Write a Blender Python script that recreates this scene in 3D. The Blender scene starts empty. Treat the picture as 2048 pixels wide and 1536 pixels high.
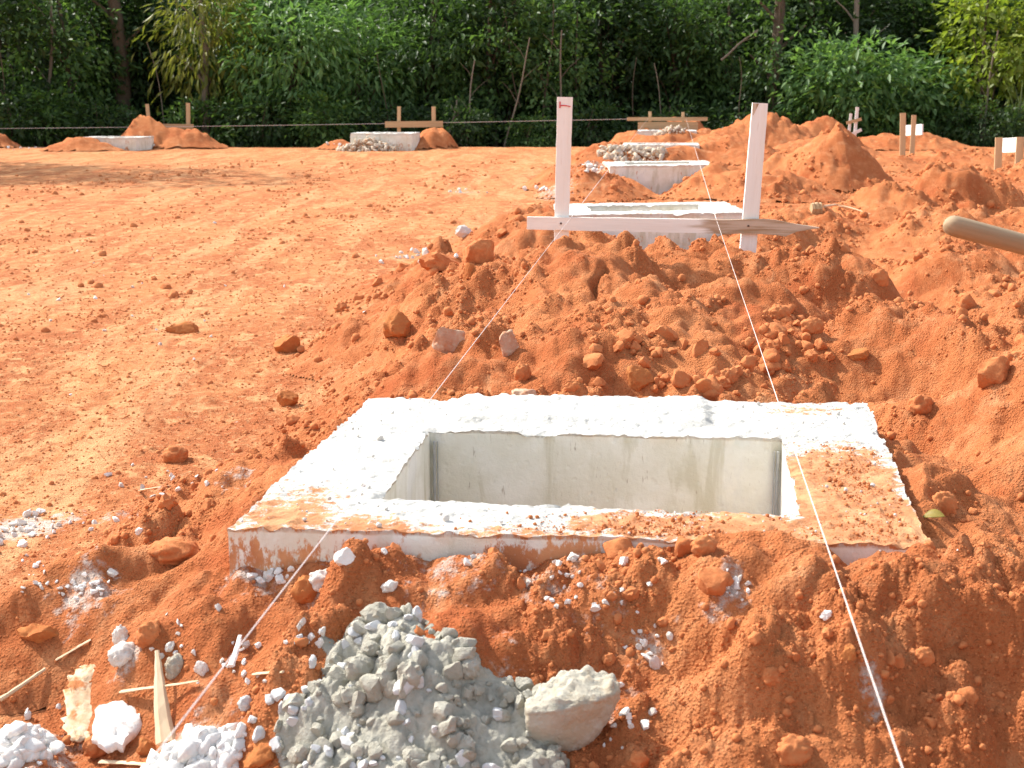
import bpy, bmesh, math, random
import numpy as np
from mathutils import Vector, Matrix

random.seed(7)
rng = np.random.default_rng(11)
S = bpy.context.scene
COL = S.collection
R = math.radians

# ------------------------------------------------------------------ camera
FPX, HY, CAMH = 2900.0, 195.0, 0.885          # focal length in photo pixels, horizon row, eye height above the slab
PIT = math.atan((768 - HY) / FPX)
cam_d = bpy.data.cameras.new("camera")
cam = bpy.data.objects.new("camera", cam_d)
COL.objects.link(cam)
cam_d.sensor_width = 36.0
cam_d.lens = 36.0 * FPX / 2048
cam.location = (0, 0, CAMH)
cam.rotation_euler = (math.pi / 2 - PIT, 0, 0)
cam_d.clip_start = 0.05
cam_d.clip_end = 2000
cam_d.dof.use_dof = True
cam_d.dof.focus_distance = 4.6
cam_d.dof.aperture_fstop = 11
S.camera = cam

# ------------------------------------------------------------------ sky and sun
SUN_EL, SUN_AZ = R(43), R(-55)                 # azimuth from +Y, negative = left of the view axis
w = bpy.data.worlds.new("World")
S.world = w
w.use_nodes = True
nt = w.node_tree
sky = nt.nodes.new("ShaderNodeTexSky")
sky.sky_type = 'NISHITA'
sky.sun_disc = False
sky.sun_elevation = SUN_EL
sky.sun_rotation = SUN_AZ % (2 * math.pi)
sky.dust_density = 2.0
sky.ozone_density = 0.6
hs = nt.nodes.new("ShaderNodeHueSaturation")            # the camera's warm white balance on the sky light
hs.inputs["Saturation"].default_value = 0.5
nt.links.new(sky.outputs[0], hs.inputs["Color"])
nt.links.new(hs.outputs[0], nt.nodes["Background"].inputs[0])
nt.nodes["Background"].inputs[1].default_value = 0.15
sd = bpy.data.lights.new("sun", 'SUN')
sd.energy = 3.25
sd.angle = R(0.5)
sd.color = (1.0, 0.95, 0.86)
so = bpy.data.objects.new("sun", sd)
COL.objects.link(so)
so.location = (-30, 40, 40)
sdir = Vector((math.sin(SUN_AZ) * math.cos(SUN_EL), math.cos(SUN_AZ) * math.cos(SUN_EL), math.sin(SUN_EL)))
so.rotation_euler = sdir.to_track_quat('Z', 'Y').to_euler()
S.view_settings.view_transform = 'Standard'
S.view_settings.look = 'None'
S.view_settings.gamma = 1.0
S.view_settings.exposure = 1.11

# ------------------------------------------------------------------ small helpers
def ray(px, py):
    dx = (px - 1024) / FPX; dy = -(py - 768) / FPX
    return np.array([dx, math.cos(PIT) + dy * math.sin(PIT), -math.sin(PIT) + dy * math.cos(PIT)])
def at_depth(px, py, y):                       # a measured spot of the photo, y metres in front of the camera
    d = ray(px, py); t = y / d[1]
    return Vector((d[0] * t, y, CAMH + d[2] * t))
def on_level(px, py, z):
    d = ray(px, py); t = (z - CAMH) / d[2]
    return Vector((d[0] * t, d[1] * t, z))

def tag(o, label=None, cat=None, group=None, kind=None):
    if label: o["label"] = label
    if cat: o["category"] = cat
    if group: o["group"] = group
    if kind: o["kind"] = kind
    return o
def empty(name, loc, rz=0.0):
    o = bpy.data.objects.new(name, None); COL.objects.link(o)
    o.location = loc; o.rotation_euler = (0, 0, rz); o.empty_display_size = 0.1
    return o
def link(name, me, mat=None, parent=None, loc=None):
    o = bpy.data.objects.new(name, me); COL.objects.link(o)
    if mat is not None and not me.materials: me.materials.append(mat)
    if parent: o.parent = parent
    if loc is not None: o.location = loc
    return o
def mesh(name, V, F, smooth=True, sharp=None):
    """V (n,3) array; F (m,3) or (m,4) int array, or a python list of faces"""
    me = bpy.data.meshes.new(name)
    if isinstance(F, np.ndarray):
        V = np.asarray(V, np.float32); k = F.shape[1]; m = len(F)
        me.vertices.add(len(V)); me.vertices.foreach_set("co", V.ravel())
        me.loops.add(m * k); me.loops.foreach_set("vertex_index", F.astype(np.int32).ravel())
        me.polygons.add(m)
        me.polygons.foreach_set("loop_start", np.arange(0, m * k, k, dtype=np.int32))
        me.polygons.foreach_set("loop_total", np.full(m, k, np.int32))
    else:
        me.from_pydata([tuple(map(float, v)) for v in V], [], F)
    me.update(calc_edges=True)
    me.validate()
    if smooth:
        me.polygons.foreach_set("use_smooth", np.ones(len(me.polygons), bool))
        if sharp: me.set_sharp_from_angle(angle=sharp)
    return me
def attr(me, name, vals):
    a = me.attributes.new(name, 'FLOAT', 'POINT')
    a.data.foreach_set("value", np.asarray(vals, np.float32))

# ------------------------------------------------------------------ noise
_g = np.random.default_rng(5)
_ang = _g.uniform(0, 2 * np.pi, 256); _GX, _GY = np.cos(_ang).astype(np.float32), np.sin(_ang).astype(np.float32)
def _hash(xi, yi, seed):
    h = (xi.astype(np.int64) * 374761393 + yi.astype(np.int64) * 668265263 + seed * 974711) & 0xFFFFFFFF
    h = ((h ^ (h >> 13)) * 1274126177) & 0xFFFFFFFF
    return h ^ (h >> 16)
def perlin(x, y, seed=0):
    xi = np.floor(x); yi = np.floor(y); fx = x - xi; fy = y - yi
    u = fx * fx * fx * (fx * (fx * 6 - 15) + 10); v = fy * fy * fy * (fy * (fy * 6 - 15) + 10)
    def g(ox, oy):
        h = _hash(xi + ox, yi + oy, seed) & 255
        return _GX[h] * (fx - ox) + _GY[h] * (fy - oy)
    a = g(0, 0); b = g(1, 0); c = g(0, 1); d = g(1, 1)
    return ((a + u * (b - a)) * (1 - v) + (c + u * (d - c)) * v) * 1.5
def clods(x, y, seed, fill=0.6):
    """rounded lumps of random size, one per lattice cell at most; 0..~0.5"""
    xi = np.floor(x); yi = np.floor(y); out = np.zeros_like(x)
    for ox in (-1, 0, 1):
        for oy in (-1, 0, 1):
            h = _hash(xi + ox, yi + oy, seed)
            jx = (h & 255) / 255.0; jy = ((h >> 8) & 255) / 255.0; rr = ((h >> 16) & 255) / 255.0
            on = ((h >> 24) & 255) / 255.0 < fill
            r = (0.18 + 0.42 * rr * rr) * on + 1e-6
            d2 = (x - (xi + ox + jx)) ** 2 + (y - (yi + oy + jy)) ** 2
            out = np.maximum(out, np.sqrt(np.maximum(0, r * r - d2)))
    return out
def sstep(a, b, x):
    t = np.clip((x - a) / (b - a), 0, 1); return t * t * (3 - 2 * t)
_g3 = _g.normal(size=(256, 3)); _g3 /= np.linalg.norm(_g3, axis=1)[:, None]
def perlin3(P, seed=0):
    I = np.floor(P); Fr = P - I; U = Fr * Fr * Fr * (Fr * (Fr * 6 - 15) + 10)
    out = 0
    for ox in (0, 1):
        for oy in (0, 1):
            for oz in (0, 1):
                h = _hash(I[:, 0] + ox + 57 * (I[:, 2] + oz), I[:, 1] + oy, seed + 3) & 255
                g = _g3[h]; dd = (Fr - np.array([ox, oy, oz]))
                wgt = (U[:, 0] if ox else 1 - U[:, 0]) * (U[:, 1] if oy else 1 - U[:, 1]) * (U[:, 2] if oz else 1 - U[:, 2])
                out = out + wgt * (g * dd).sum(1)
    return out * 1.5

# ------------------------------------------------------------------ materials
class NT:
    def __init__(s, name):
        s.m = bpy.data.materials.new(name); s.m.use_nodes = True
        s.t = s.m.node_tree; s.b = s.t.nodes["Principled BSDF"]
        s.b.inputs["Specular IOR Level"].default_value = 0.25
        tc = s.t.nodes.new("ShaderNodeTexCoord"); s.obj = tc.outputs["Object"]
        ge = s.t.nodes.new("ShaderNodeNewGeometry"); s.pos = ge.outputs["Position"]
        oi = s.t.nodes.new("ShaderNodeObjectInfo"); s.rand = oi.outputs["Random"]
    def put(s, sock, v):
        if isinstance(v, bpy.types.NodeSocket): s.t.links.new(v, sock)
        else: sock.default_value = v
    def noise(s, scale, detail=4, rough=0.55, vec=None, stretch=None, dist=0.0):
        n = s.t.nodes.new("ShaderNodeTexNoise")
        vec = vec or s.pos
        if stretch:
            mp = s.t.nodes.new("ShaderNodeMapping"); mp.inputs["Scale"].default_value = stretch
            s.t.links.new(vec, mp.inputs["Vector"]); vec = mp.outputs[0]
        s.t.links.new(vec, n.inputs["Vector"])
        n.inputs["Scale"].default_value = scale; n.inputs["Detail"].default_value = detail
        n.inputs["Roughness"].default_value = rough; n.inputs["Distortion"].default_value = dist
        return n.outputs["Fac"]
    def voro(s, scale, vec=None, out="Distance"):
        n = s.t.nodes.new("ShaderNodeTexVoronoi"); s.t.links.new(vec or s.pos, n.inputs["Vector"])
        n.inputs["Scale"].default_value = scale
        return n.outputs[out]
    def ramp(s, fac, lo, hi, a=0.0, b=1.0):
        n = s.t.nodes.new("ShaderNodeMapRange"); n.interpolation_type = 'SMOOTHSTEP'
        s.put(n.inputs[0], fac); n.inputs[1].default_value = lo; n.inputs[2].default_value = hi
        n.inputs[3].default_value = a; n.inputs[4].default_value = b
        return n.outputs[0]
    def mix(s, fac, a, b, mode='MIX'):
        n = s.t.nodes.new("ShaderNodeMix"); n.data_type = 'RGBA'; n.blend_type = mode
        s.put(n.inputs[0], fac)
        for i, v in ((6, a), (7, b)):
            if isinstance(v, tuple): n.inputs[i].default_value = (*v, 1)
            else: s.put(n.inputs[i], v)
        return n.outputs[2]
    def math(s, op, a, b=0.0):
        n = s.t.nodes.new("ShaderNodeMath"); n.operation = op
        s.put(n.inputs[0], a); s.put(n.inputs[1], b); return n.outputs[0]
    def attr(s, name):
        n = s.t.nodes.new("ShaderNodeAttribute"); n.attribute_name = name; return n.outputs["Fac"]
    def color(s, c):
        if isinstance(c, tuple): s.b.inputs["Base Color"].default_value = (*c, 1)
        else: s.t.links.new(c, s.b.inputs["Base Color"])
    def bump(s, h, dist, strength=1.0):
        n = s.t.nodes.new("ShaderNodeBump"); n.inputs["Distance"].default_value = dist
        n.inputs["Strength"].default_value = strength
        s.t.links.new(h, n.inputs["Height"]); s.t.links.new(n.outputs[0], s.b.inputs["Normal"])
    def rough(s, v): s.put(s.b.inputs["Roughness"], v)

SOIL_A, SOIL_B, SOIL_C = (0.54, 0.198, 0.075), (0.43, 0.132, 0.047), (0.61, 0.265, 0.118)
FLAT_A, FLAT_B, FLAT_C = (0.58, 0.226, 0.088), (0.43, 0.132, 0.048), (0.70, 0.365, 0.165)

def soil_material():
    n = NT("red_soil")
    loose = n.attr("loose"); white = n.attr("white"); wood = n.attr("litter")
    big = n.noise(1.1, 5, 0.6); mid = n.noise(9, 5, 0.65); fine = n.noise(70, 4, 0.7)
    # the compacted side: worn in streaks that run along the row
    streak = n.noise(1.0, 8, 0.68, stretch=(2.6, 0.75, 1.0), dist=0.3)
    streak2 = n.noise(1.0, 5, 0.65, stretch=(9.0, 4.5, 2.0), dist=0.5)
    lo = n.mix(n.ramp(big, 0.35, 0.68), SOIL_B, SOIL_A)
    lo = n.mix(n.ramp(mid, 0.45, 0.8), lo, SOIL_C)
    lo = n.mix(n.ramp(fine, 0.5, 0.8, 0, 0.5), lo, (0.33, 0.085, 0.022))
    fl = n.mix(n.ramp(streak, 0.40, 0.58), FLAT_B, FLAT_A)
    fl = n.mix(n.ramp(streak2, 0.50, 0.66, 0, 0.9), fl, FLAT_C)
    fl = n.mix(n.ramp(n.noise(1.0, 7, 0.7, stretch=(3.2, 0.35, 1.0), dist=0.4), 0.50, 0.62, 0, 0.65), fl, (0.70, 0.38, 0.18))
    m2 = n.noise(22, 6, 0.75); f2 = n.noise(120, 5, 0.75)
    fl = n.mix(n.ramp(mid, 0.50, 0.72, 0, 0.75), fl, (0.36, 0.115, 0.040))
    fl = n.mix(n.ramp(m2, 0.53, 0.66, 0, 0.8), fl, (0.62, 0.35, 0.17))
    fl = n.mix(n.ramp(m2, 0.46, 0.36, 0, 0.8), fl, (0.30, 0.10, 0.036))
    fl = n.mix(n.ramp(f2, 0.54, 0.68, 0, 0.8), fl, (0.28, 0.095, 0.035))
    fl = n.mix(n.ramp(f2, 0.44, 0.34, 0, 0.7), fl, (0.64, 0.38, 0.20))
    lo = n.mix(n.ramp(f2, 0.55, 0.70, 0, 0.7), lo, (0.33, 0.085, 0.030))
    lo = n.mix(n.ramp(m2, 0.46, 0.34, 0, 0.45), lo, (0.58, 0.25, 0.105))
    lo = n.mix(n.ramp(n.noise(2.6, 6, 0.7), 0.52, 0.66, 0, 0.55), lo, (0.40, 0.098, 0.034))
    lo = n.mix(n.ramp(n.noise(3.4, 6, 0.7, dist=.6), 0.56, 0.68, 0, 0.55), lo, (0.62, 0.30, 0.145))
    edge = n.ramp(n.math('ADD', loose, n.math('MULTIPLY', n.math('SUBTRACT', mid, 0.5), 0.9)), 0.3, 0.7)
    c = n.mix(edge, fl, lo)
    # lime and cement dust where concrete was spilt
    wm = n.math('MULTIPLY', n.ramp(n.math('ADD', white, n.math('MULTIPLY', n.math('SUBTRACT', n.noise(26, 5, 0.7), 0.5), 1.6)), 0.42, 0.75), 0.85)
    c = n.mix(wm, c, (0.62, 0.53, 0.46))
    leafy = n.mix(n.ramp(mid, 0.4, 0.65), (0.030, 0.024, 0.012), (0.035, 0.055, 0.015))
    c = n.mix(wood, c, leafy)
    n.color(c); n.rough(0.95); n.b.inputs["Specular IOR Level"].default_value = 0.08
    h = n.math('ADD', n.math('MULTIPLY', n.noise(45, 6, 0.7), 1.0), n.math('MULTIPLY', n.ramp(n.voro(130), 0.0, 0.6, 1, 0), 0.35))
    h = n.math('ADD', h, n.math('MULTIPLY', n.noise(150, 4, 0.7), 0.5))
    n.bump(h, 0.013, 1.0)
    return n.m
M_SOIL = soil_material()

def clod_material(name, a, b, c, bumpd=0.004, rough=0.95, dust=None):
    n = NT(name)
    base = n.mix(n.ramp(n.noise(22, 5, 0.65), 0.35, 0.7), a, b)
    base = n.mix(n.ramp(n.noise(90, 4, 0.7), 0.5, 0.78, 0, 0.7), base, c)
    base = n.mix(n.math('MULTIPLY', n.rand, 0.5), base, a)
    if dust:
        base = n.mix(n.ramp(n.noise(14, 5, 0.7), 0.50, 0.62), base, dust)
    n.color(base); n.rough(rough); n.b.inputs["Specular IOR Level"].default_value = 0.12
    n.bump(n.noise(70, 6, 0.7), bumpd, 0.9)
    return n.m
M_CLOD = clod_material("soil_clod", SOIL_A, SOIL_B, SOIL_C)
M_FLATCRUMB = clod_material("pressed_soil_crumb", FLAT_A, FLAT_B, FLAT_C)
M_STONE = clod_material("ochre_stone", (0.46, 0.17, 0.055), (0.40, 0.12, 0.04), (0.55, 0.25, 0.10))
M_PALE = clod_material("pale_stone", (0.52, 0.30, 0.20), (0.46, 0.17, 0.07), (0.60, 0.40, 0.28), dust=(0.56, 0.41, 0.29))
M_QUARTZ = clod_material("white_stone", (0.66, 0.60, 0.56), (0.60, 0.50, 0.44), (0.5, 0.28, 0.18))
M_CRUMB = clod_material("dry_concrete", (0.70, 0.66, 0.60), (0.60, 0.54, 0.48), (0.42, 0.36, 0.30))
M_LIME = clod_material("white_lime", (0.80, 0.78, 0.74), (0.74, 0.71, 0.66), (0.66, 0.52, 0.42))
M_RUBBLE = clod_material("dusty_rubble", (0.60, 0.53, 0.43), (0.48, 0.38, 0.27), (0.70, 0.66, 0.58), dust=(0.52, 0.30, 0.16))
M_GRAVEL = clod_material("crushed_stone", (0.58, 0.58, 0.57), (0.48, 0.48, 0.47), (0.66, 0.66, 0.64), 0.002)
M_WETMIX = clod_material("fresh_concrete", (0.37, 0.350, 0.285), (0.48, 0.46, 0.39), (0.26, 0.245, 0.195), 0.009, 0.85)
M_CHUNK = clod_material("set_concrete", (0.50, 0.465, 0.38), (0.42, 0.385, 0.31), (0.58, 0.55, 0.47), 0.008, dust=(0.45, 0.38, 0.28))

def concrete_material():
    n = NT("cast_concrete")
    dirt = n.attr("dirt"); wall = n.attr("wall")
    base = n.mix(n.ramp(n.noise(3.5, 5, 0.6, n.obj), 0.35, 0.65), (0.55, 0.535, 0.49), (0.66, 0.645, 0.60))
    base = n.mix(n.ramp(n.noise(60, 5, 0.75, n.obj), 0.55, 0.78, 0, 0.7), base, (0.50, 0.46, 0.40))
    base = n.mix(n.ramp(n.noise(1.0, 5, 0.75, n.obj, stretch=(34, 60, 40)), 0.62, 0.70, 0, 0.85), base, (0.30, 0.275, 0.235))
    base = n.mix(n.ramp(n.noise(140, 4, 0.8, n.obj), 0.60, 0.72, 0, 0.8), base, (0.27, 0.25, 0.21))
    # form-face walls: grey-green with runs, damp patches and pin holes
    wl = n.mix(n.ramp(n.noise(5, 4, 0.6, n.obj), 0.35, 0.65), (0.70, 0.68, 0.57), (0.82, 0.81, 0.73))
    wl = n.mix(n.ramp(n.noise(1.0, 5, 0.6, n.obj, stretch=(14, 14, 2.5), dist=.4), 0.52, 0.66, 0, 0.75), wl, (0.56, 0.53, 0.40))
    wl = n.mix(n.ramp(n.noise(1.0, 3, 0.7, n.obj, stretch=(70, 70, 14)), 0.64, 0.76, 0, 0.7), wl, (0.27, 0.19, 0.12))
    wl = n.mix(n.ramp(n.noise(1.0, 5, 0.6, n.obj, stretch=(5, 5, 3)), 0.52, 0.60, 0, 0.35), wl, (0.66, 0.66, 0.63))
    c = n.mix(wall, base, wl)
    d = n.math('ADD', dirt, n.math('MULTIPLY', n.math('SUBTRACT', n.noise(30, 8, 0.8, n.obj, stretch=(1, 1, 0.45)), 0.5), 2.3))
    dcol = n.mix(n.ramp(n.noise(12, 4, 0.6, n.obj), 0.4, 0.65), (0.50, 0.19, 0.065), (0.62, 0.30, 0.13))
    c = n.mix(n.ramp(d, 0.46, 0.66, 0, 0.95), c, dcol)
    n.color(c); n.rough(0.9)
    h = n.math('ADD', n.noise(55, 6, 0.75, n.obj), n.math('MULTIPLY', n.ramp(n.voro(38, n.obj), 0.0, 0.35), 0.35))
    n.bump(n.math('MULTIPLY', h, n.ramp(wall, 0, 1, 1, 0.35)), 0.010, 0.9)
    return n.m
M_CONC = concrete_material()
def wood_material(name, a, b, dark, axis_scale):
    n = NT(name)
    g = n.noise(1.0, 5, 0.6, n.obj, stretch=axis_scale, dist=0.4)
    c = n.mix(n.ramp(g, 0.35, 0.68), a, b)
    c = n.mix(n.ramp(n.noise(1.0, 3, 0.6, n.obj, stretch=tuple(3 * v for v in axis_scale)), 0.6, 0.78, 0, 0.5), c, dark)
    wth = n.attr("weather")
    c = n.mix(n.ramp(n.math('ADD', wth, n.math('MULTIPLY', n.math('SUBTRACT', g, 0.5), 1.4)), 0.45, 0.75), c, n.mix(n.ramp(g, 0.4, 0.6), (0.34, 0.22, 0.12), (0.55, 0.44, 0.33)))
    n.color(c); n.rough(0.75); n.bump(g, 0.002, 0.6)
    return n.m
M_WOOD_V = wood_material("sawn_pine_upright", (0.84, 0.83, 0.78), (0.80, 0.77, 0.70), (0.52, 0.36, 0.25), (38, 38, 2.2))
M_WOOD_H = wood_material("sawn_pine_lengthwise", (0.84, 0.82, 0.76), (0.78, 0.74, 0.67), (0.52, 0.36, 0.25), (2.2, 38, 38))
M_TAN_V = wood_material("tan_timber_upright", (0.56, 0.40, 0.23), (0.48, 0.33, 0.18), (0.32, 0.2, 0.1), (30, 30, 2))
M_TAN_H = wood_material("tan_timber_lengthwise", (0.50, 0.34, 0.19), (0.42, 0.28, 0.15), (0.3, 0.18, 0.09), (2, 30, 30))
M_WHITEWOOD = wood_material("whitewashed_timber", (0.78, 0.74, 0.70), (0.70, 0.66, 0.62), (0.55, 0.45, 0.38), (3, 20, 20))
M_HANDLE = wood_material("worn_handle_wood", (0.40, 0.29, 0.18), (0.31, 0.21, 0.12), (0.22, 0.14, 0.08), (1.6, 42, 42))
M_CHIP = wood_material("wood_chip", (0.66, 0.50, 0.33), (0.56, 0.40, 0.25), (0.36, 0.22, 0.12), (4, 60, 60))
def flat_mat(name, c, rough=0.7, spec=0.25):
    n = NT(name)
    n.color(n.mix(n.ramp(n.noise(40, 3, 0.6), 0.35, 0.7), c, tuple(0.82 * v for v in c))); n.rough(rough)
    n.b.inputs["Specular IOR Level"].default_value = spec
    return n.m
M_RED = flat_mat("red_crayon", (0.70, 0.05, 0.07))
M_NAIL = flat_mat("rusty_nail", (0.10, 0.06, 0.05))
M_STRING = flat_mat("nylon_line", (0.78, 0.70, 0.66))
M_METAL = flat_mat("grey_form_strip", (0.40, 0.41, 0.40), 0.8)
M_WHITE = flat_mat("white_painted_board", (0.86, 0.86, 0.84), 0.7)
M_BARK = clod_material("tree_bark", (0.10, 0.075, 0.05), (0.16, 0.13, 0.095), (0.06, 0.05, 0.035), 0.02)
M_PALEBARK = clod_material("pale_bark", (0.26, 0.22, 0.17), (0.18, 0.15, 0.11), (0.10, 0.09, 0.06), 0.02)
M_PAPER = clod_material("torn_bark", (0.66, 0.54, 0.38), (0.50, 0.33, 0.19), (0.46, 0.19, 0.07), 0.004, dust=(0.50, 0.20, 0.08))

def leaf_material(name, a, b, transl=0.45):
    n = NT(name)
    t = n.attr("tint")
    c = n.mix(t, a, b)
    c = n.mix(n.math('MULTIPLY', n.rand, 0.35), c, tuple(0.6 * x for x in a))
    n.color(c); n.rough(0.5); n.b.inputs["Specular IOR Level"].default_value = 0.3
    tr = n.t.nodes.new("ShaderNodeBsdfTranslucent")
    n.t.links.new(n.mix(1.0, c, (1.15, 1.25, 0.62), 'MULTIPLY'), tr.inputs["Color"])
    mx = n.t.nodes.new("ShaderNodeMixShader"); mx.inputs[0].default_value = transl
    n.t.links.new(n.b.outputs[0], mx.inputs[1]); n.t.links.new(tr.outputs[0], mx.inputs[2])
    n.t.links.new(mx.outputs[0], n.t.nodes["Material Output"].inputs["Surface"])
    return n.m
L_DARK = leaf_material("leaf_dark_green", (0.030, 0.056, 0.022), (0.074, 0.138, 0.044))
L_MID = leaf_material("leaf_mid_green", (0.042, 0.090, 0.028), (0.135, 0.240, 0.064))
L_BRIGHT = leaf_material("leaf_bright_green", (0.085, 0.175, 0.060), (0.210, 0.360, 0.120))
L_YELLOW = leaf_material("leaf_yellow_green", (0.140, 0.205, 0.030), (0.320, 0.390, 0.060))
L_OLIVE = leaf_material("leaf_olive", (0.110, 0.140, 0.028), (0.280, 0.280, 0.055))

# ------------------------------------------------------------------ footings: where they stand
ROWX = lambda y: 0.22 + 0.11 * (y - 3.54)
ROT = -math.atan(0.105)
B1_OUT = [on_level(456, 1054, 0), on_level(1862, 1092, 0), on_level(1735, 806, 0), on_level(740, 797, 0)]
B1_IN = [on_level(758, 997, 0), on_level(1606, 1032, 0), on_level(1564, 878, 0), on_level(860, 858, 0)]
def rect(cx, cy, W, D, rot, z):
    c, s = math.cos(rot), math.sin(rot)
    return [Vector((cx + a * W / 2 * c - b * D / 2 * s, cy + a * W / 2 * s + b * D / 2 * c, z)) for a, b in ((-1, -1), (1, -1), (1, 1), (-1, 1))]
# centre, width, depth, rotation, top
BLK = [
    (0.22, 3.545, 1.46, 1.34, ROT, 0.0),
    (1.10, 11.90, 1.46, 1.20, R(1.0), 0.0),
    (2.02, 20.15, 1.46, 1.25, R(1.0), 0.0),
    (2.90, 28.60, 1.46, 1.25, ROT, 0.0),
    (3.90, 37.00, 1.46, 1.25, ROT, 0.075),
    (-3.09, 36.00, 1.50, 1.25, ROT, 0.04),
    (-9.70, 36.00, 1.46, 1.25, ROT, -0.06),
]

# ------------------------------------------------------------------ terrain
# a heap is a list of bumps: centre x, y, radii, turn, height, flat share of the top
HEAPS = [
 ("low red soil bank spread in front of the nearest concrete slab", [(0.22, 3.55, 1.45, 1.50, 0, .33, .55), (0.3, 2.35, .9, .5, 0, .08, .3)]),
 ("crumbly red soil ridge running off the left front corner of the nearest slab", [(-.92, 3.06, .50, .25, 18, .20, .1), (-.62, 2.86, .30, .20, 10, .21, .2), (-1.3, 3.0, .40, .2, 10, .11, .1)]),
 ("tall foreground red soil heap piled over the right front edge of the nearest slab", [(.52, 2.68, .32, .34, 10, .34, .06), (.82, 2.52, .40, .30, -20, .22, .15), (.62, 2.36, .42, .25, 0, .20, .35), (.54, 2.47, .27, .15, -12, .27, .45), (.82, 2.64, .34, .24, -8, .27, .5), (1.2, 2.55, .4, .3, -25, .16, .2), (.45, 2.2, .5, .22, 0, .13, .3)]),
 ("long lumpy red soil ridge along the right side of the nearest slab", [(1.52, 3.75, .55, .95, -12, .40, .1), (1.5, 3.1, .42, .5, 0, .26, .1), (1.75, 4.5, .7, .8, 0, .42, .2), (1.6, 5.5, .62, .7, 0, .46, .1), (2.0, 5.0, .75, .9, 0, .40, .2), (2.1, 3.8, .6, 1.0, 0, .42, .1), (2.3, 6.2, .9, 1.1, 0, .40, .2), (1.35, 4.75, .5, .5, 0, .26, .2)]),
 ("broad red soil heap with a cut cracked face behind the nearest slab", [(.28, 6.65, .80, .62, 0, .47, .35), (.9, 6.95, .75, .55, 0, .47, .3), (1.5, 6.85, .6, .6, 0, .50, .2), (.12, 7.35, 1.25, 1.15, 0, .44, .2), (.35, 5.55, 1.3, 1.2, 0, .36, .3), (.6, 6.1, 1.2, .8, 0, .40, .3), (1.1, 5.7, .8, .9, 0, .34, .2), (-.32, 6.75, .68, .95, 10, .34, .1), (-.22, 5.3, .62, .8, 0, .2, .2), (1.0, 7.7, 1.0, .8, 0, .42, .2), (-.35, 9.0, .9, 1.3, 0, .25, .1)]),
 ("red soil banks sloping down in front of the second slab in the row", [(.18, 10.6, .85, 1.1, 0, .34, .15), (1.75, 10.2, .85, 1.0, 0, .36, .15), (1.1, 11.9, 1.5, 1.4, 0, .24, .5), (0.2, 12.2, .8, 1.0, 0, .26, .2)]),
 ("rough churned red soil right of the second slab", [(2.95, 9.2, .9, 1.3, 0, .34, .1), (2.5, 12.6, .9, 1.2, 0, .32, .1), (3.6, 12.0, 1.0, 1.3, 0, .34, .1), (3.4, 7.6, .8, 1.0, 0, .30, .1), (4.1, 9.8, .9, 1.2, 0, .3, .1)]),
 ("red soil heaps forming a notch before the third slab", [(1.02, 18.75, .85, 1.0, 0, .30, .1), (2.72, 18.9, .95, 1.1, 0, .40, .04), (3.3, 18.4, 1.0, 1.0, 0, .30, .1), (2.0, 20.2, 1.5, 1.5, 0, .26, .5), (.9, 20.5, .9, 1.1, 0, .3, .1)]),
 ("tall pointed red soil cone standing right of the third slab", [(4.42, 20.2, 1.0, 1.15, 0, .76, .14), (3.75, 20.6, .9, .9, 0, .46, .1)]),
 ("dark lumpy red soil heap low in front of the pointed cone", [(4.72, 15.9, .62, .8, 0, .50, .25), (5.2, 15.8, .5, .6, 0, .44, .15), (4.0, 15.2, .8, .9, 0, .30, .1)]),
 ("red soil banked around the fourth slab", [(2.9, 28.6, 1.7, 1.6, 0, .36, .5), (4.35, 28.4, 1.2, 1.5, 0, .50, .15), (1.7, 28.0, .9, 1.2, 0, .34, .1)]),
 ("red soil banked around the fifth and farthest slab of the row", [(3.9, 36.9, 1.7, 1.8, 0, .45, .5), (4.5, 38.6, 1.5, 1.2, 0, .66, .15), (5.6, 36.5, 1.5, 1.5, 0, .45, .1)]),
 ("long high red soil heap with two rounded tops near the trees at right", [(5.75, 33.6, 1.9, 1.5, 0, .92, .04), (7.2, 34.2, 1.25, 1.2, 0, .80, .1), (4.6, 33.0, 1.2, 1.2, 0, .45, .1), (6.4, 30.5, 1.6, 1.5, 0, .42, .1)]),
 ("peaked red soil heap under the wooden batter board at far left", [(-9.25, 37.2, 1.0, 1.0, 0, .82, .04), (-8.3, 37.2, 1.25, 1.0, 0, .46, .15), (-10.3, 35.2, 1.1, .8, 0, .30, .15)]),
 ("red soil mound at the left edge of the clearing", [(-13.4, 37.2, 1.0, 1.0, 0, .52, .1)]),
 ("small red soil mound beside the lone far slab at left centre", [(-1.95, 36.9, .65, .9, 0, .44, .4), (-3.1, 36.4, 1.25, 1.0, 0, .16, .5), (-4.3, 36.4, .6, .8, 0, .24, .1)]),
 ("low red soil mound beyond the paired stakes at right", [(9.6, 36.3, 2.2, 1.2, 0, .34, .2)]),
 ("rough red soil bank in front of the paired stakes at right", [(8.0, 21.5, 1.8, 1.6, 0, .30, .1)]),
 ("rough red soil bank beyond the tall cone at right", [(8.2, 27.0, 2.2, 1.5, 0, .28, .1), (6.6, 26.0, 1.4, 1.3, 0, .22, .1)]),
 ("rough red soil mound at the right picture edge beyond the tool handle", [(4.6, 11.6, 1.1, 1.4, 0, .30, .1), (4.9, 13.2, 1.0, 1.2, 0, .26, .1)]),
]
def bump_h(x, y, b):
    cx, cy, rx, ry, rot, h, k = b
    c, s = math.cos(R(rot)), math.sin(R(rot))
    u = ((x - cx) * c + (y - cy) * s) / rx; v = (-(x - cx) * s + (y - cy) * c) / ry
    r = np.sqrt(u * u + v * v)
    t = np.clip((1 - r) / (1 - k), 0, 1)
    return h * (0.55 * t + 0.45 * t * t * (3 - 2 * t))
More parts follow.
